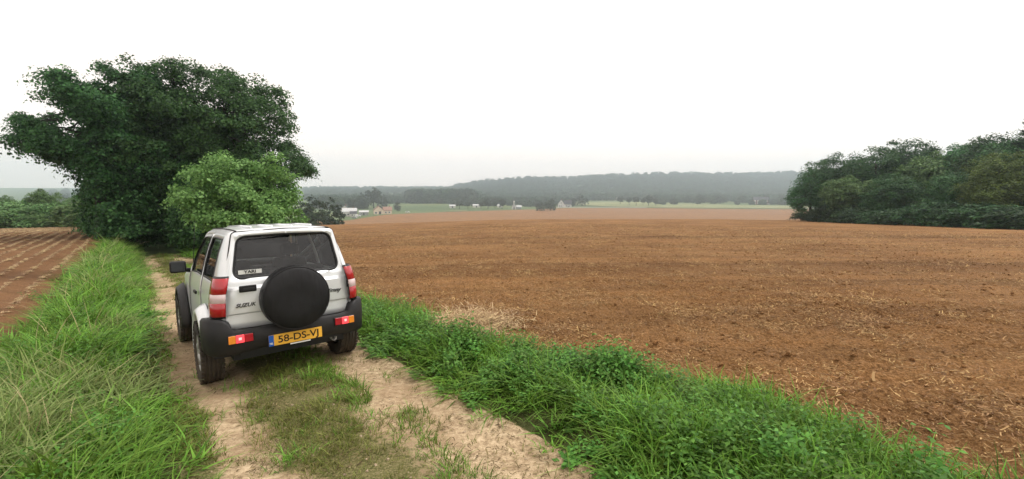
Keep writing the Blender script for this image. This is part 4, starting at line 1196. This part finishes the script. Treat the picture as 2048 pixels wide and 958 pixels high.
# tailgate handle, hinges, badges
hd = MB(); hd.box((rear_x(1.0, .39) - .022, .402, 1.035), (.02, .155, .066)); hd.build('tailgate_handle', M['vinyl'], tail, bevel=.012)
hd = MB(); hd.box((rear_x(1.0, .39) - .034, .392, 1.029), (.008, .11, .030)); hd.build('handle_flap', M['seal'], tail, bevel=.004)
for z in (.965, .655):
    hg = MB(); hg.box((-.618, -.600, z), (.022, .03, .085)); hg.build('hinge', M['plastic'], tail, bevel=.004)
text('SUZUKI', .052, M['badge'], tail, (rear_x(.85, .42) - .022, .425, .872), 'badge', .35, .003, 1.05, .0015)
text('Jimny', .062, M['badge'], tail, (rear_x(.88, -.44) - .022, -.445, .905), 'badge', .35, .003, 1.0, .0015)

# ---- spare wheel in its black cover
sp = MB(); c = (-.610, -.005, .905)
sp.lathe_x([(-.0, .26), (-.02, .312), (-.05, .326), (-.165, .326), (-.198, .314), (-.214, .288), (-.218, .15), (-.214, .0)], c, 56)
spare = sp.build('spare_wheel_cover', M['vinyl'], car, True); autosmooth(spare, 35)
pi_ = MB(); ringp = [(c[0] - .196, c[1] + .320 * math.cos(a), c[2] + .320 * math.sin(a)) for a in [k * 2 * math.pi / 48 for k in range(49)]]
pi_.tube(ringp, .006, 5, False); pi_.build('piping', M['plastic'], spare, True)
sb = MB(); sb.box((-.62, -.005, .905), (.05, .25, .25)); sb.build('spare_bracket', M['plastic'], car)

# ---- tail lamps on the corners
def wrap_lamp(s, z0, z1, mat, parent, nm, grow=0.0):
    plan = [(-.47, .006), (-.53, .004), (-.568, -.006), (-.592, -.026), (-.608, -.055), (-.614, -.088)]
    V = []; F = []
    zs = [z0, z0 + .006, (z0 + z1) / 2, z1 - .006, z1]
    for iz, z in enumerate(zs):
        pr = (0 if iz in (0, 4) else .012) + grow; w0 = Wd(z)
        for (px, dy) in plan:
            t = (dy + .09) / .10
            V.append((px - pr * (1 - max(min(t, 1), 0)) + lean(-.6, z), s * (w0 + dy + pr * max(min(t, 1), 0)), z))
    m = len(plan)
    for a in range(4):
        for k in range(m - 1): 
            q = (a*m+k, a*m+k+1, (a+1)*m+k+1, (a+1)*m+k); F.append(q if s < 0 else q[::-1])
    o = mobj(nm, V, F, mat, parent, True); so = o.modifiers.new('t', 'SOLIDIFY'); so.thickness = .02; so.offset = -1
    return o
for s in (1, -1):
    hou = wrap_lamp(s, .785, 1.158, M['seal'], car, 'tail_light', -.003)
    wrap_lamp(s, .795, .919, M['red_lens'], hou, 'red_lens'); wrap_lamp(s, .923, 1.004, M['clear_lens'], hou, 'clear_lens'); wrap_lamp(s, 1.008, 1.150, M['red_lens'], hou, 'red_lens')

# ---- bumpers
def bumper(path, mat, nm):
    V = []; F = []; n = len(path)
    for i, (x, y, zb, zt) in enumerate(path):
        a, c_ = path[max(i - 1, 0)], path[min(i + 1, n - 1)]; t = Vector((c_[0] - a[0], c_[1] - a[1])).normalized(); nx_, ny_ = -t.y, t.x
        if nx_ * (x - (0 if x < 1 else 2.2)) + ny_ * y * .5 < 0: nx_, ny_ = -nx_, -ny_
        for (o_, z) in ((-.09, zt - .004), (-.02, zt), (0, zt - .025), (.006, (zb + zt) / 2), (-.002, zb + .03), (-.03, zb), (-.09, zb + .01)):
            V.append((x + nx_ * o_, y + ny_ * o_, z))
    m = 7
    for i in range(n - 1):
        for k in range(m): F.append((i*m+k, i*m+(k+1) % m, (i+1)*m+(k+1) % m, (i+1)*m+k))
    F.append(tuple(range(m))); F.append(tuple((n-1)*m+k for k in range(m)))
    o = mobj(nm, V, F, mat, car, True); autosmooth(o, 50); return o
half = [(-.30, .79, .46, .75), (-.38, .797, .43, .765), (-.50, .790, .41, .772), (-.59, .752, .40, .772), (-.650, .680, .40, .765), (-.675, .61, .41, .73), (-.684, .570, .40, .655), (-.690, .50, .41, .642), (-.70, .30, .43, .64), (-.705, 0, .43, .64)]
rear_b = bumper(half + [(x, -y, a, b_) for (x, y, a, b_) in half[:-1][::-1]], M['plastic'], 'rear_bumper')
halff = [(2.52, .775, .36, .66), (2.60, .77, .36, .66), (2.70, .72, .36, .64), (2.77, .60, .36, .62), (2.80, .3, .36, .62), (2.81, 0, .36, .62)]
bumper(halff + [(x, -y, a, b_) for (x, y, a, b_) in halff[:-1][::-1]], M['plastic'], 'front_bumper')
for s in (1, -1):
    lh = MB(); lh.box((-.700, s * .505, .565), (.024, .225, .092)); lh = lh.build('bumper_light', M['seal'], car, bevel=.006)
    for (y0, wd_, mt, nm) in ((.552, .060, 'amber_lens', 'amber_lens'), (.4835, .072, 'lit_lens', 'lit_lens'), (.408, .074, 'dim_lens', 'red_lens')):
        q = MB(); q.box((-.713, s * y0+ s * .03, .565), (.014, wd_, .078)); q.build(nm, M[mt], lh, bevel=.005)
    q = MB(); q.box((-.7215, s * .514, .567), (.004, .026, .026)); q.build('bulb_glow', M['lit_core'], lh, bevel=.0015)

# ---- number plate
pl = MB(); pl.box((-.728, .01, .492), (.008, .52, .112)); plate = pl.build('number_plate', M['plate'], car, bevel=.003)
q = MB(); q.box((-.7335, .01 + .237, .492), (.003, .046, .110)); q.build('country_band', M['plate_blue'], plate)
text('58-DS-VJ', .098, M['ink'], plate, (-.7335, -.016, .491), 'registration_text', 0, .0012, 1.12, .0012)
text('NL', .026, M['white'], plate, (-.7362, .247, .464), 'country_text', 0, .0008, 1.0, .0008)
q = MB(); q.box((-.726, -.03, .424), (.004, .20, .012)); q.build('dealer_strip', M['white'], plate)

# ---- wheels, flares, underbody
def wheel(x, s):
    y = s * .70; c = (x, y, .335)
    prof = [(-.075, .195), (-.098, .225), (-.104, .270), (-.098, .312), (-.086, .328)]
    for g0 in (-.066, -.028, .010, .048): prof += [(g0 - .006, .335), (g0, .327), (g0 + .008, .327), (g0 + .014, .335)]
    prof += [(.086, .328), (.098, .312), (.104, .270), (.098, .225), (.075, .195)]
    t = MB(); t.lathe_y(prof, c, 48)
    for k in range(40):                                    # shoulder blocks of the tread
        a = 2 * math.pi * k / 40
        for e_ in (-.088, .088):
            V = []
            for (da, r0) in ((-.045, .318), (.045, .318), (.045, .337), (-.045, .337)):
                for dy in (-.014, .014): V.append((c[0] + r0 * math.cos(a + da), c[1] + e_ + dy, c[2] + r0 * math.sin(a + da)))
            t.add(V, [(0,2,3,1),(2,4,5,3),(4,6,7,5),(6,0,1,7),(0,6,4,2),(1,3,5,7)])
    w_ = empty('wheel'); w_.parent = car
    ty = t.build('tyre', M['rubber'], w_, True); autosmooth(ty, 30)
    r = MB(); o_ = s
    r.lathe_y([(o_ * .085, .197), (o_ * .078, .180), (o_ * .03, .172), (-o_ * .075, .185)], c, 32)
    r.lathe_y([(o_ * .070, .062), (o_ * .078, .045), (o_ * .080, 0)], c, 20)
    for k in range(5):
        a = 2 * math.pi * k / 5 + .3
        r.tube([(c[0] + .04 * math.cos(a), y + o_ * .066, c[2] + .04 * math.sin(a)), (c[0] + .185 * math.cos(a), y + o_ * .062, c[2] + .185 * math.sin(a))], [.032, .026], 6)
    r.lathe_y([(o_ * .0, .172), (o_ * .0, .0)], c, 24)
    r.build('rim', M['rim'], w_, True)
for x in (0.0, 2.25):
    for s in (1, -1): wheel(x, s)
for x in (0.0, 2.25):
    for s in (1, -1):
        V = []; F = []; N_ = 26
        for k in range(N_ + 1):
            a = R(-6) + (math.pi + R(12) - (R(38) if x == 0 else 0)) * k / N_
            for (r_, y) in ((.405, .66), (.405, .775), (.418, .790), (.448, .788), (.490, .735), (.505, .700)):
                V.append((x + r_ * math.cos(a), s * y, .335 + r_ * math.sin(a)))
        for k in range(N_):
            for j in range(5):
                q = (k*6+j, k*6+j+1, (k+1)*6+j+1, (k+1)*6+j); F.append(q if s > 0 else q[::-1])
        o = mobj('wheel_arch_flare', V, F, M['paint'] if x == 0 else M['plastic'], car, True)
        o.modifiers.new('t', 'SOLIDIFY').thickness = .008
ub = MB(); ub.box((1.05, 0, .42), (3.15, 1.10, .22)); ub.box((-.42, 0, .45), (.40, 1.0, .14)); ub.box((.65, 0, .31), (.7, .9, .14)); ub.box((-.25, .08, .36), (.3, .5, .12))  # underbody boxes set low to deepen the shade beneath the car
ub.tube([(0, -.62, .335), (0, .62, .335)], .055, 8); ub.tube([(2.25, -.62, .335), (2.25, .62, .335)], .055, 8)
ub.box((0.0, .12, .335), (.26, .24, .22)); ub.box((1.0, .0, .37), (.6, .3, .12))
ub.build('chassis', M['seal'], car)
for (x, ) in ((0.0,), (2.25,)):                            # inner wheel housings
    for s in (1, -1):
        wh = MB(); V = []; F = []
        for k in range(15):
            a = math.pi * k / 14
            for y in (.50, .70): V.append((x + .42 * math.cos(a), s * y, .335 + .42 * math.sin(a)))
        for k in range(14): F.append((2*k, 2*k+1, 2*k+3, 2*k+2))
        wh.add(V, F); wh.add([(x + .42 * math.cos(math.pi * k / 14), s * .50, .335 + .42 * math.sin(math.pi * k / 14)) for k in range(15)], [tuple(range(15))])
        wh.build('wheel_housing', M['seal'], car)
ex = MB(); ex.lathe_x([(.25, .030), (0, .030), (0, .025), (.2, .022)], (-.60, -.42, .36), 14); ex.build('exhaust_pipe', M['rim'], car, True)

# ---- mirrors, aerial, nose
for s in (1, -1):
    mm = MB(); mm.box((1.42, s * .815, 1.145), (.085, .175, .15)); mir = mm.build('side_mirror', M['vinyl'], car, bevel=.03)
    ar = MB(); ar.tube([(1.44, s * .69, 1.09), (1.42, s * .77, 1.11)], [.03, .022], 8); ar.build('mirror_arm', M['vinyl'], mir, True)
    mg = MB(); mg.box((1.373, s * .815, 1.147), (.004, .14, .115)); mg.build('mirror_glass', M['mirror'], mir, bevel=.001)
an = MB(); an.tube([(1.62, .64, 1.07), (1.42, .60, 1.72)], [.005, .0025], 5); an.build('aerial', M['seal'], car, True)
for s in (1, -1):
    hl = MB(); hl.lathe_x([(.0, .085), (.02, .080), (.03, .05), (.033, 0)], (2.72, s * .50, .76), 24); hl.build('headlight', M['clear_lens'], car, True)
gr_ = MB()
for z in (.70, .74, .78, .82): gr_.box((2.752, 0, z), (.02, .72, .02))
gr_.build('grille', M['seal'], car)

# ---- inside: seats, dash, floor
fl = MB(); fl.box((.9, 0, .53), (2.7, 1.28, .04)); fl.build('cabin_floor', M['cabin'], car)
def seat(x, y, w_, nm):
    b_ = MB(); b_.box((x, y, .72), (.48, w_, .16)); st_ = b_.build(nm, M['cabin'], car, bevel=.04)
    k = MB()
    V = []; 
    for z, xo, dx in ((.74, -.20, .07), (1.0, -.27, .075), (1.22, -.33, .05)):
        for (ax, ay) in ((-1, -1), (1, -1), (1, 1), (-1, 1)): V.append((x + xo + ax * dx, y + ay * w_ * .48 * (1 if z < 1.2 else .8), z))
    k.add(V, [(0,3,2,1), (0,1,5,4), (1,2,6,5), (2,3,7,6), (3,0,4,7), (4,5,9,8), (5,6,10,9), (6,7,11,10), (7,4,8,11), (8,9,10,11)])
    k.build('seat_back', M['cabin'], st_, True, .03)
    for yy in ((y,) if w_ < .7 else (y - .3, y + .3)):
        h = MB(); h.box((x - .35, yy, 1.325), (.09, .23, .15)); h.build('headrest', M['cabin'], st_, bevel=.045)
        for q in (-.05, .05): h = MB(); h.tube([(x - .33, yy + q, 1.2), (x - .35, yy + q, 1.3)], .006, 5); h.build('headrest_post', M['chrome'], st_)
seat(1.02, .33, .5, 'front_seat'); seat(1.02, -.33, .5, 'front_seat'); 
rs = MB(); rs.box((.18, 0, .74), (.42, 1.0, .14)); rs_ = rs.build('rear_bench', M['cabin'], car, bevel=.04)
rs = MB(); rs.box((-.07, 0, .96), (.12, 1.02, .42)); rs.build('bench_back', M['cabin'], rs_, bevel=.04)
da = MB(); da.box((1.58, 0, .98), (.28, 1.2, .17)); da.build('dashboard', M['cabin'], car, bevel=.03)
stw = MB(); stw.tube([(1.36 + .06 * math.sin(a), .33 + .18 * math.cos(a), 1.02 + .17 * math.sin(a)) for a in [k * 6.2832 / 20 for k in range(21)]], .014, 6, False); stw.build('steering_wheel', M['seal'], car, True)
# ---- stand it on the track
hx, hy = -.653, .757
def wpos(fx, ly):
    X = AX + fx * hx - ly * hy; Y = AY + fx * hy + ly * hx
    u_, v_ = uv(X, Y); return Vector((X, Y, float(H(X, Y) + micro_track(u_, v_))))
rl, rr_, fl_, fr_ = wpos(0, .7), wpos(0, -.7), wpos(2.25, .7), wpos(2.25, -.7)
fwd = ((fl_ + fr_) / 2 - (rl + rr_) / 2).normalized(); left = ((rl + fl_) / 2 - (rr_ + fr_) / 2).normalized()
up_ = fwd.cross(left).normalized(); left = up_.cross(fwd)
o_ = (rl + rr_ + fl_ + fr_) / 4 - fwd * 1.125 - up_ * .012
car.matrix_world = Matrix(((fwd.x, left.x, up_.x, o_.x), (fwd.y, left.y, up_.y, o_.y), (fwd.z, left.z, up_.z, o_.z), (0, 0, 0, 1)))

# ------------------------------------------------------------------ far houses
M['wall_white'] = plain('white_render', (.62, .61, .58), .85, 0, .3, .06, .6)
M['wall_cream'] = plain('cream_render', (.70, .58, .46), .85, 0, .3, .08, .6)
M['wall_brick'] = plain('brick', (.22, .12, .085), .9, 0, .3, .15, 1.5)
M['wall_grey'] = plain('grey_boards', (.30, .31, .31), .85, 0, .3, .15, 1)
M['roof_dark'] = plain('dark_tiles', (.060, .062, .070), .8, 0, .3, .2, 1.2)
M['roof_brown'] = plain('brown_tiles', (.26, .16, .12), .85, 0, .3, .2, 1.2)
M['roof_pale'] = plain('pale_sheet_roof', (.50, .51, .51), .6, 0, .3, .08, .5)
M['pane'] = plain('dark_pane', (.03, .035, .04), .15, 0, .6, .1)
M['pane_bright'] = plain('white_blind', (.80, .80, .78), .5, 0, .5, .05)
M['frame_dark'] = plain('dark_frame', (.05, .05, .05), .6, 0, .4, 0)
M['frame_white'] = plain('white_frame', (.80, .80, .78), .5, 0, .4, 0)

def gable(parent, w_, d_, hw, hr, wall, roof, front=True, ox=0.0, oy=0.0, chimney=True, over=.45):
    """walls with gable ends and a two-slab roof; front: gable looks towards -y"""
    def P(a, b, z): return (ox + (a if front else b), oy + (b if front else a), z)
    half, L = (w_ / 2, d_ / 2) if front else (d_ / 2, w_ / 2)
    V = []; 
    for e in (-L, L): V += [P(-half, e, -1.0), P(half, e, -1.0), P(half, e, hw), P(0, e, hw + hr), P(-half, e, hw)]
    mobj('wall', V, [(0,1,2,3,4), (9,8,7,6,5), (0,5,6,1), (1,6,7,2), (4,9,5,0), (2,7,8,3), (3,8,9,4)], wall, parent)
    th = .28; k = hr / half; V = []; F = []
    for s in (-1, 1):
        b = len(V)
        for e in (-L - over, L + over):
            for (a, dz) in ((0, .12), (0, .12 + th), (s * (half + over), .12 + th), (s * (half + over), .12)):
                V.append(P(a, e, hw + hr - k * abs(a) + dz))
        F += [(b, b+1, b+2, b+3), (b+4, b+7, b+6, b+5), (b, b+4, b+5, b+1), (b+1, b+5, b+6, b+2), (b+2, b+6, b+7, b+3), (b+3, b+7, b+4, b)]
    r_ = mobj('roof', V, F, roof, parent)
    if chimney:
        c = MB(); x, y, z = P(half * .25, L * .55, hw + hr); c.box((x, y, z + .3), (.8, .8, 2.0)); c.build('chimney', M['wall_brick'], r_)
    return r_
def windows(parent, lst, yf, frame='frame_white', pane='pane'):
    for (x, z, w_, h_) in lst:
        f = MB()
        for (cx, cz, a, b) in ((x, z + h_ / 2, w_ + .3, .15), (x, z - h_ / 2, w_ + .3, .15), (x - w_ / 2, z, .15, h_ - .15), (x + w_ / 2, z, .15, h_ - .15)): f.box((cx, yf - .06, cz), (a, .12, b))
        o = f.build('window', M[frame], parent)
        p = MB(); p.box((x, yf - .02, z), (w_ - .15, .05, h_ - .15)); p.build('pane', M[pane], o)
def door(parent, x, w_, h_, yf, mat='frame_dark'):
    p = MB(); p.box((x, yf - .05, h_ / 2), (w_, .1, h_)); p.build('door', M[mat], parent)

def house(px, Y, name, label, rz=0.0):
    x, y, z = gx(px, Y); o = empty(name, (x, y, z), rz + math.atan2(-x, y) * 0.9)
    return tag(o, label, 'building')
h = house(1128, 562, 'cottage', 'white cottage with pointed gable and dark roof beside the dark thicket')
gable(h, 8, 10, 4.2, 5.2, M['wall_white'], M['roof_dark'], True, -3.6, 0); gable(h, 9, 8, 4.0, 4.6, M['wall_white'], M['roof_dark'], False, 4.6, 1.0)
windows(h, [(-5.6, 1.8, 1.3, 1.6), (-3.2, 1.8, 1.3, 1.6), (-3.6, 5.6, 1.2, 1.5)], -5.0); windows(h, [(3.2, 1.8, 1.6, 1.7), (7.0, 1.8, 1.3, 1.6)], -3.0); door(h, 5.2, 1.2, 2.3, -3.0)
h = house(763, 418, 'gabled_house', 'cream gabled house with brown roof at the left end of the far field', .1)
gable(h, 8.6, 9, 3.6, 3.6, M['wall_cream'], M['roof_brown'], True, -2.6, 0, False); gable(h, 7.5, 8, 3.2, 3.0, M['wall_cream'], M['roof_brown'], False, 5.4, 1.0, True)
windows(h, [(-5.2, 1.3, 1.8, 1.6), (3.6, 1.4, 1.4, 1.4)], -4.5 if False else -4.5); door(h, -1.6, 2.0, 2.6, -4.5); windows(h, [(6.8, 1.5, 1.5, 1.4)], -3.0)
h = house(700, 384, 'village_house', 'white village house with pale grey roof above the car')
gable(h, 11, 7, 4.0, 2.6, M['wall_white'], M['roof_pale'], False, 0, 0, True); gable(h, 5, 5, 2.6, 1.6, M['wall_white'], M['roof_dark'], False, 3.0, -6.5, False)
windows(h, [(-3.8, 1.7, 1.6, 1.4), (-1.2, 1.7, 1.6, 1.4)], -3.5); windows(h, [(2.2, 1.4, 1.4, 1.2), (4.2, 1.4, .9, 1.2)], -9.0)
h = house(728, 400, 'village_shed', 'low grey shed with white roof between the white and the cream house')
gable(h, 7.5, 6, 2.6, 1.2, M['wall_grey'], M['roof_pale'], False, 0, 0, False); windows(h, [(-2.0, 1.4, 1.2, 1.0), (1.8, 1.4, 1.2, 1.0)], -3.0); door(h, 0, 1.1, 2.1, -3.0)
h = house(690, 420, 'village_house', 'small pale house half hidden behind the white village house')
gable(h, 8, 7, 4.5, 3.0, M['wall_white'], M['roof_dark'], True, 0, 0, True); windows(h, [(-1.8, 1.8, 1.2, 1.3), (1.8, 1.8, 1.2, 1.3)], -3.5)
h = house(1212, 880, 'long_shed', 'long low white shed with dark roof edge below the ridge')
gable(h, 50, 10, 3.4, 1.8, M['wall_white'], M['roof_pale'], False, 0, 0, False)
windows(h, [(4.0 + 4.2 * k, 1.7, 2.4, 1.3) for k in range(5)], -5.0, 'frame_dark'); gable(h, 5, 7, 5.0, 2.0, M['wall_white'], M['roof_dark'], True, 22.5, -2.3, False)
h = house(1311, 900, 'terraced_house', 'small white row house with dark gaps high above the pale pasture')
for k in range(3): gable(h, 4.4, 6, 3.4, 1.9, M['wall_white'], M['roof_dark'], True, -6.2 + 6.2 * k, 0, False)
windows(h, [(-6.2 + 6.2 * k, 1.8, 1.1, 1.3) for k in range(3)], -3.0)
h = house(1521, 668, 'brick_house', 'brick house with two rows of bright windows near the wood')
gable(h, 20, 9, 6.6, 4.0, M['wall_brick'], M['roof_dark'], False, 0, 0, True)
windows(h, [(-7.5 + 3.75 * k, 5.0, 1.8, 1.8) for k in range(5)], -4.5, 'frame_white', 'pane_bright'); windows(h, [(-7.5, 1.7, 1.8, 1.8), (-3.75, 1.7, 1.8, 1.8), (3.75, 1.7, 1.8, 1.8)], -4.5, 'frame_white', 'pane_bright'); door(h, .2, 1.6, 2.5, -4.5, 'frame_white')
h = house(1028, 512, 'chapel', 'small white chapel with stepped turret at the far field edge')
gable(h, 4.6, 6, 3.4, 3.0, M['wall_white'], M['roof_dark'], True, 0, 0, False); gable(h, 6.5, 5, 2.6, 1.4, M['wall_grey'], M['roof_pale'], False, 5.0, 1.2, False)
tw = MB(); tw.box((0, .4, 7.2), (1.5, 1.5, 2.2)); tw.add([(-1, -.6, 8.3), (1, -.6, 8.3), (1, 1.4, 8.3), (-1, 1.4, 8.3), (0, .4, 10.2)], [(0,1,4), (1,2,4), (2,3,4), (3,0,4), (3,2,1,0)]); tw.build('turret', M['wall_white'], h)
windows(h, [(0, 3.8, .9, 1.6)], -3.0); door(h, 0, 1.3, 2.4, -3.0)
for (px, Y, w_, lab) in ((953, 560, 9, 'low pale field barn between the tree pair and the loose row'), (1000, 560, 7, 'low pale barn behind the tree nearest the chapel'), (905, 545, 7, 'low pale barn left of the close tree pair')):
    h = house(px, Y, 'field_barn', lab); gable(h, w_, 5, 2.4, 1.2, M['wall_white'], M['roof_pale'], False, 0, 0, False); door(h, 0, 1.6, 2.0, -2.5)

# ------------------------------------------------------------------ far vehicles
def small_car(px, Y, rz, mat, label, van=False):
    x, y, z = gx(px, Y); o = tag(empty('parked_van' if van else 'parked_car', (x, y, z + .3), rz), label, 'van' if van else 'car')
    L = 4.6 if van else 4.2
    prof = [(-L/2, .35), (-L/2, .9), (-L/2 + .1, 2.0), (L/2 - 1.3, 2.05), (L/2 - .7, 1.2), (L/2, .95), (L/2, .35)] if van else [(-L/2, .35), (-L/2, .85), (-L/2 + .35, .95), (-L/2 + .8, 1.42), (.45, 1.45), (1.1, .98), (L/2 - .1, .82), (L/2, .35)]
    n = len(prof); V = [(a, -.85, b) for a, b in prof] + [(a, .85, b) for a, b in prof]
    mobj('body', V, [tuple(range(n)), tuple(range(2*n-1, n-1, -1))] + [(k, n + k, n + (k+1) % n, (k+1) % n)[::-1] for k in range(n)], mat, o)
    for s in (-1, 1):
        g = MB(); 
        wl = [(-L/2 + .85, 1.0), (-L/2 + 1.1, 1.34), (.35, 1.37), (.85, 1.0)] if not van else [(L/2 - 2.2, 1.25), (L/2 - 2.2, 1.8), (L/2 - 1.35, 1.8), (L/2 - .95, 1.25)]
        g.add([(a, s * .865, b) for a, b in wl] + [(a, s * .84, b) for a, b in wl], [(0,1,2,3), (7,6,5,4), (0,4,5,1), (1,5,6,2), (2,6,7,3), (3,7,4,0)]); g.build('side_window', M['pane'], o)
        for a in (-L/2 + .8, L/2 - .8):
            t = MB(); t.lathe_y([(-.1, 0), (-.1, .30), (-.08, .33), (.08, .33), (.1, .30), (.1, 0)], (a, s * .78, .33), 16); t.build('wheel', M['rubber'], o)
M['car_white'] = plain('white_paint', (.78, .78, .78), .3, 0, .5, .03, coat=.4)
small_car(815, 432, .1, M['car_white'], 'white car parked at the far field edge right of the cream house')
small_car(716, 372, .3, M['car_white'], 'white van standing beside the low grey shed', True)
small_car(709, 352, 2.9, plain('grey_paint', (.35, .35, .36), .3, .3, .5, .03), 'grey car in front of the white village house')
small_car(1501, 655, .2, M['car_white'], 'white van left of the brick house', True)
small_car(1536, 655, 3.0, M['car_white'], 'white car right of the brick house')
small_car(1600, 560, .1, M['car_white'], 'white car close to the wood edge at the far field')

# ------------------------------------------------------------------ haze
HZ = MB(); HZ.box((0, 830, 30), (4600, 2020, 150))
haze = HZ.build('haze', None)
hm = bpy.data.materials.new('haze_air'); hm.use_nodes = True
hm.node_tree.nodes.remove(hm.node_tree.nodes['Principled BSDF'])
pv = hm.node_tree.nodes.new('ShaderNodeVolumePrincipled')
pv.inputs['Color'].default_value = (.76, .90, 1.0, 1)
pv.inputs['Density'].default_value = .00053
pv.inputs['Anisotropy'].default_value = .7
hm.node_tree.links.new(pv.outputs[0], hm.node_tree.nodes['Material Output'].inputs['Volume'])
haze.data.materials.append(hm)
tag(haze, 'thin pale haze filling the valley air', 'haze', None, 'stuff')
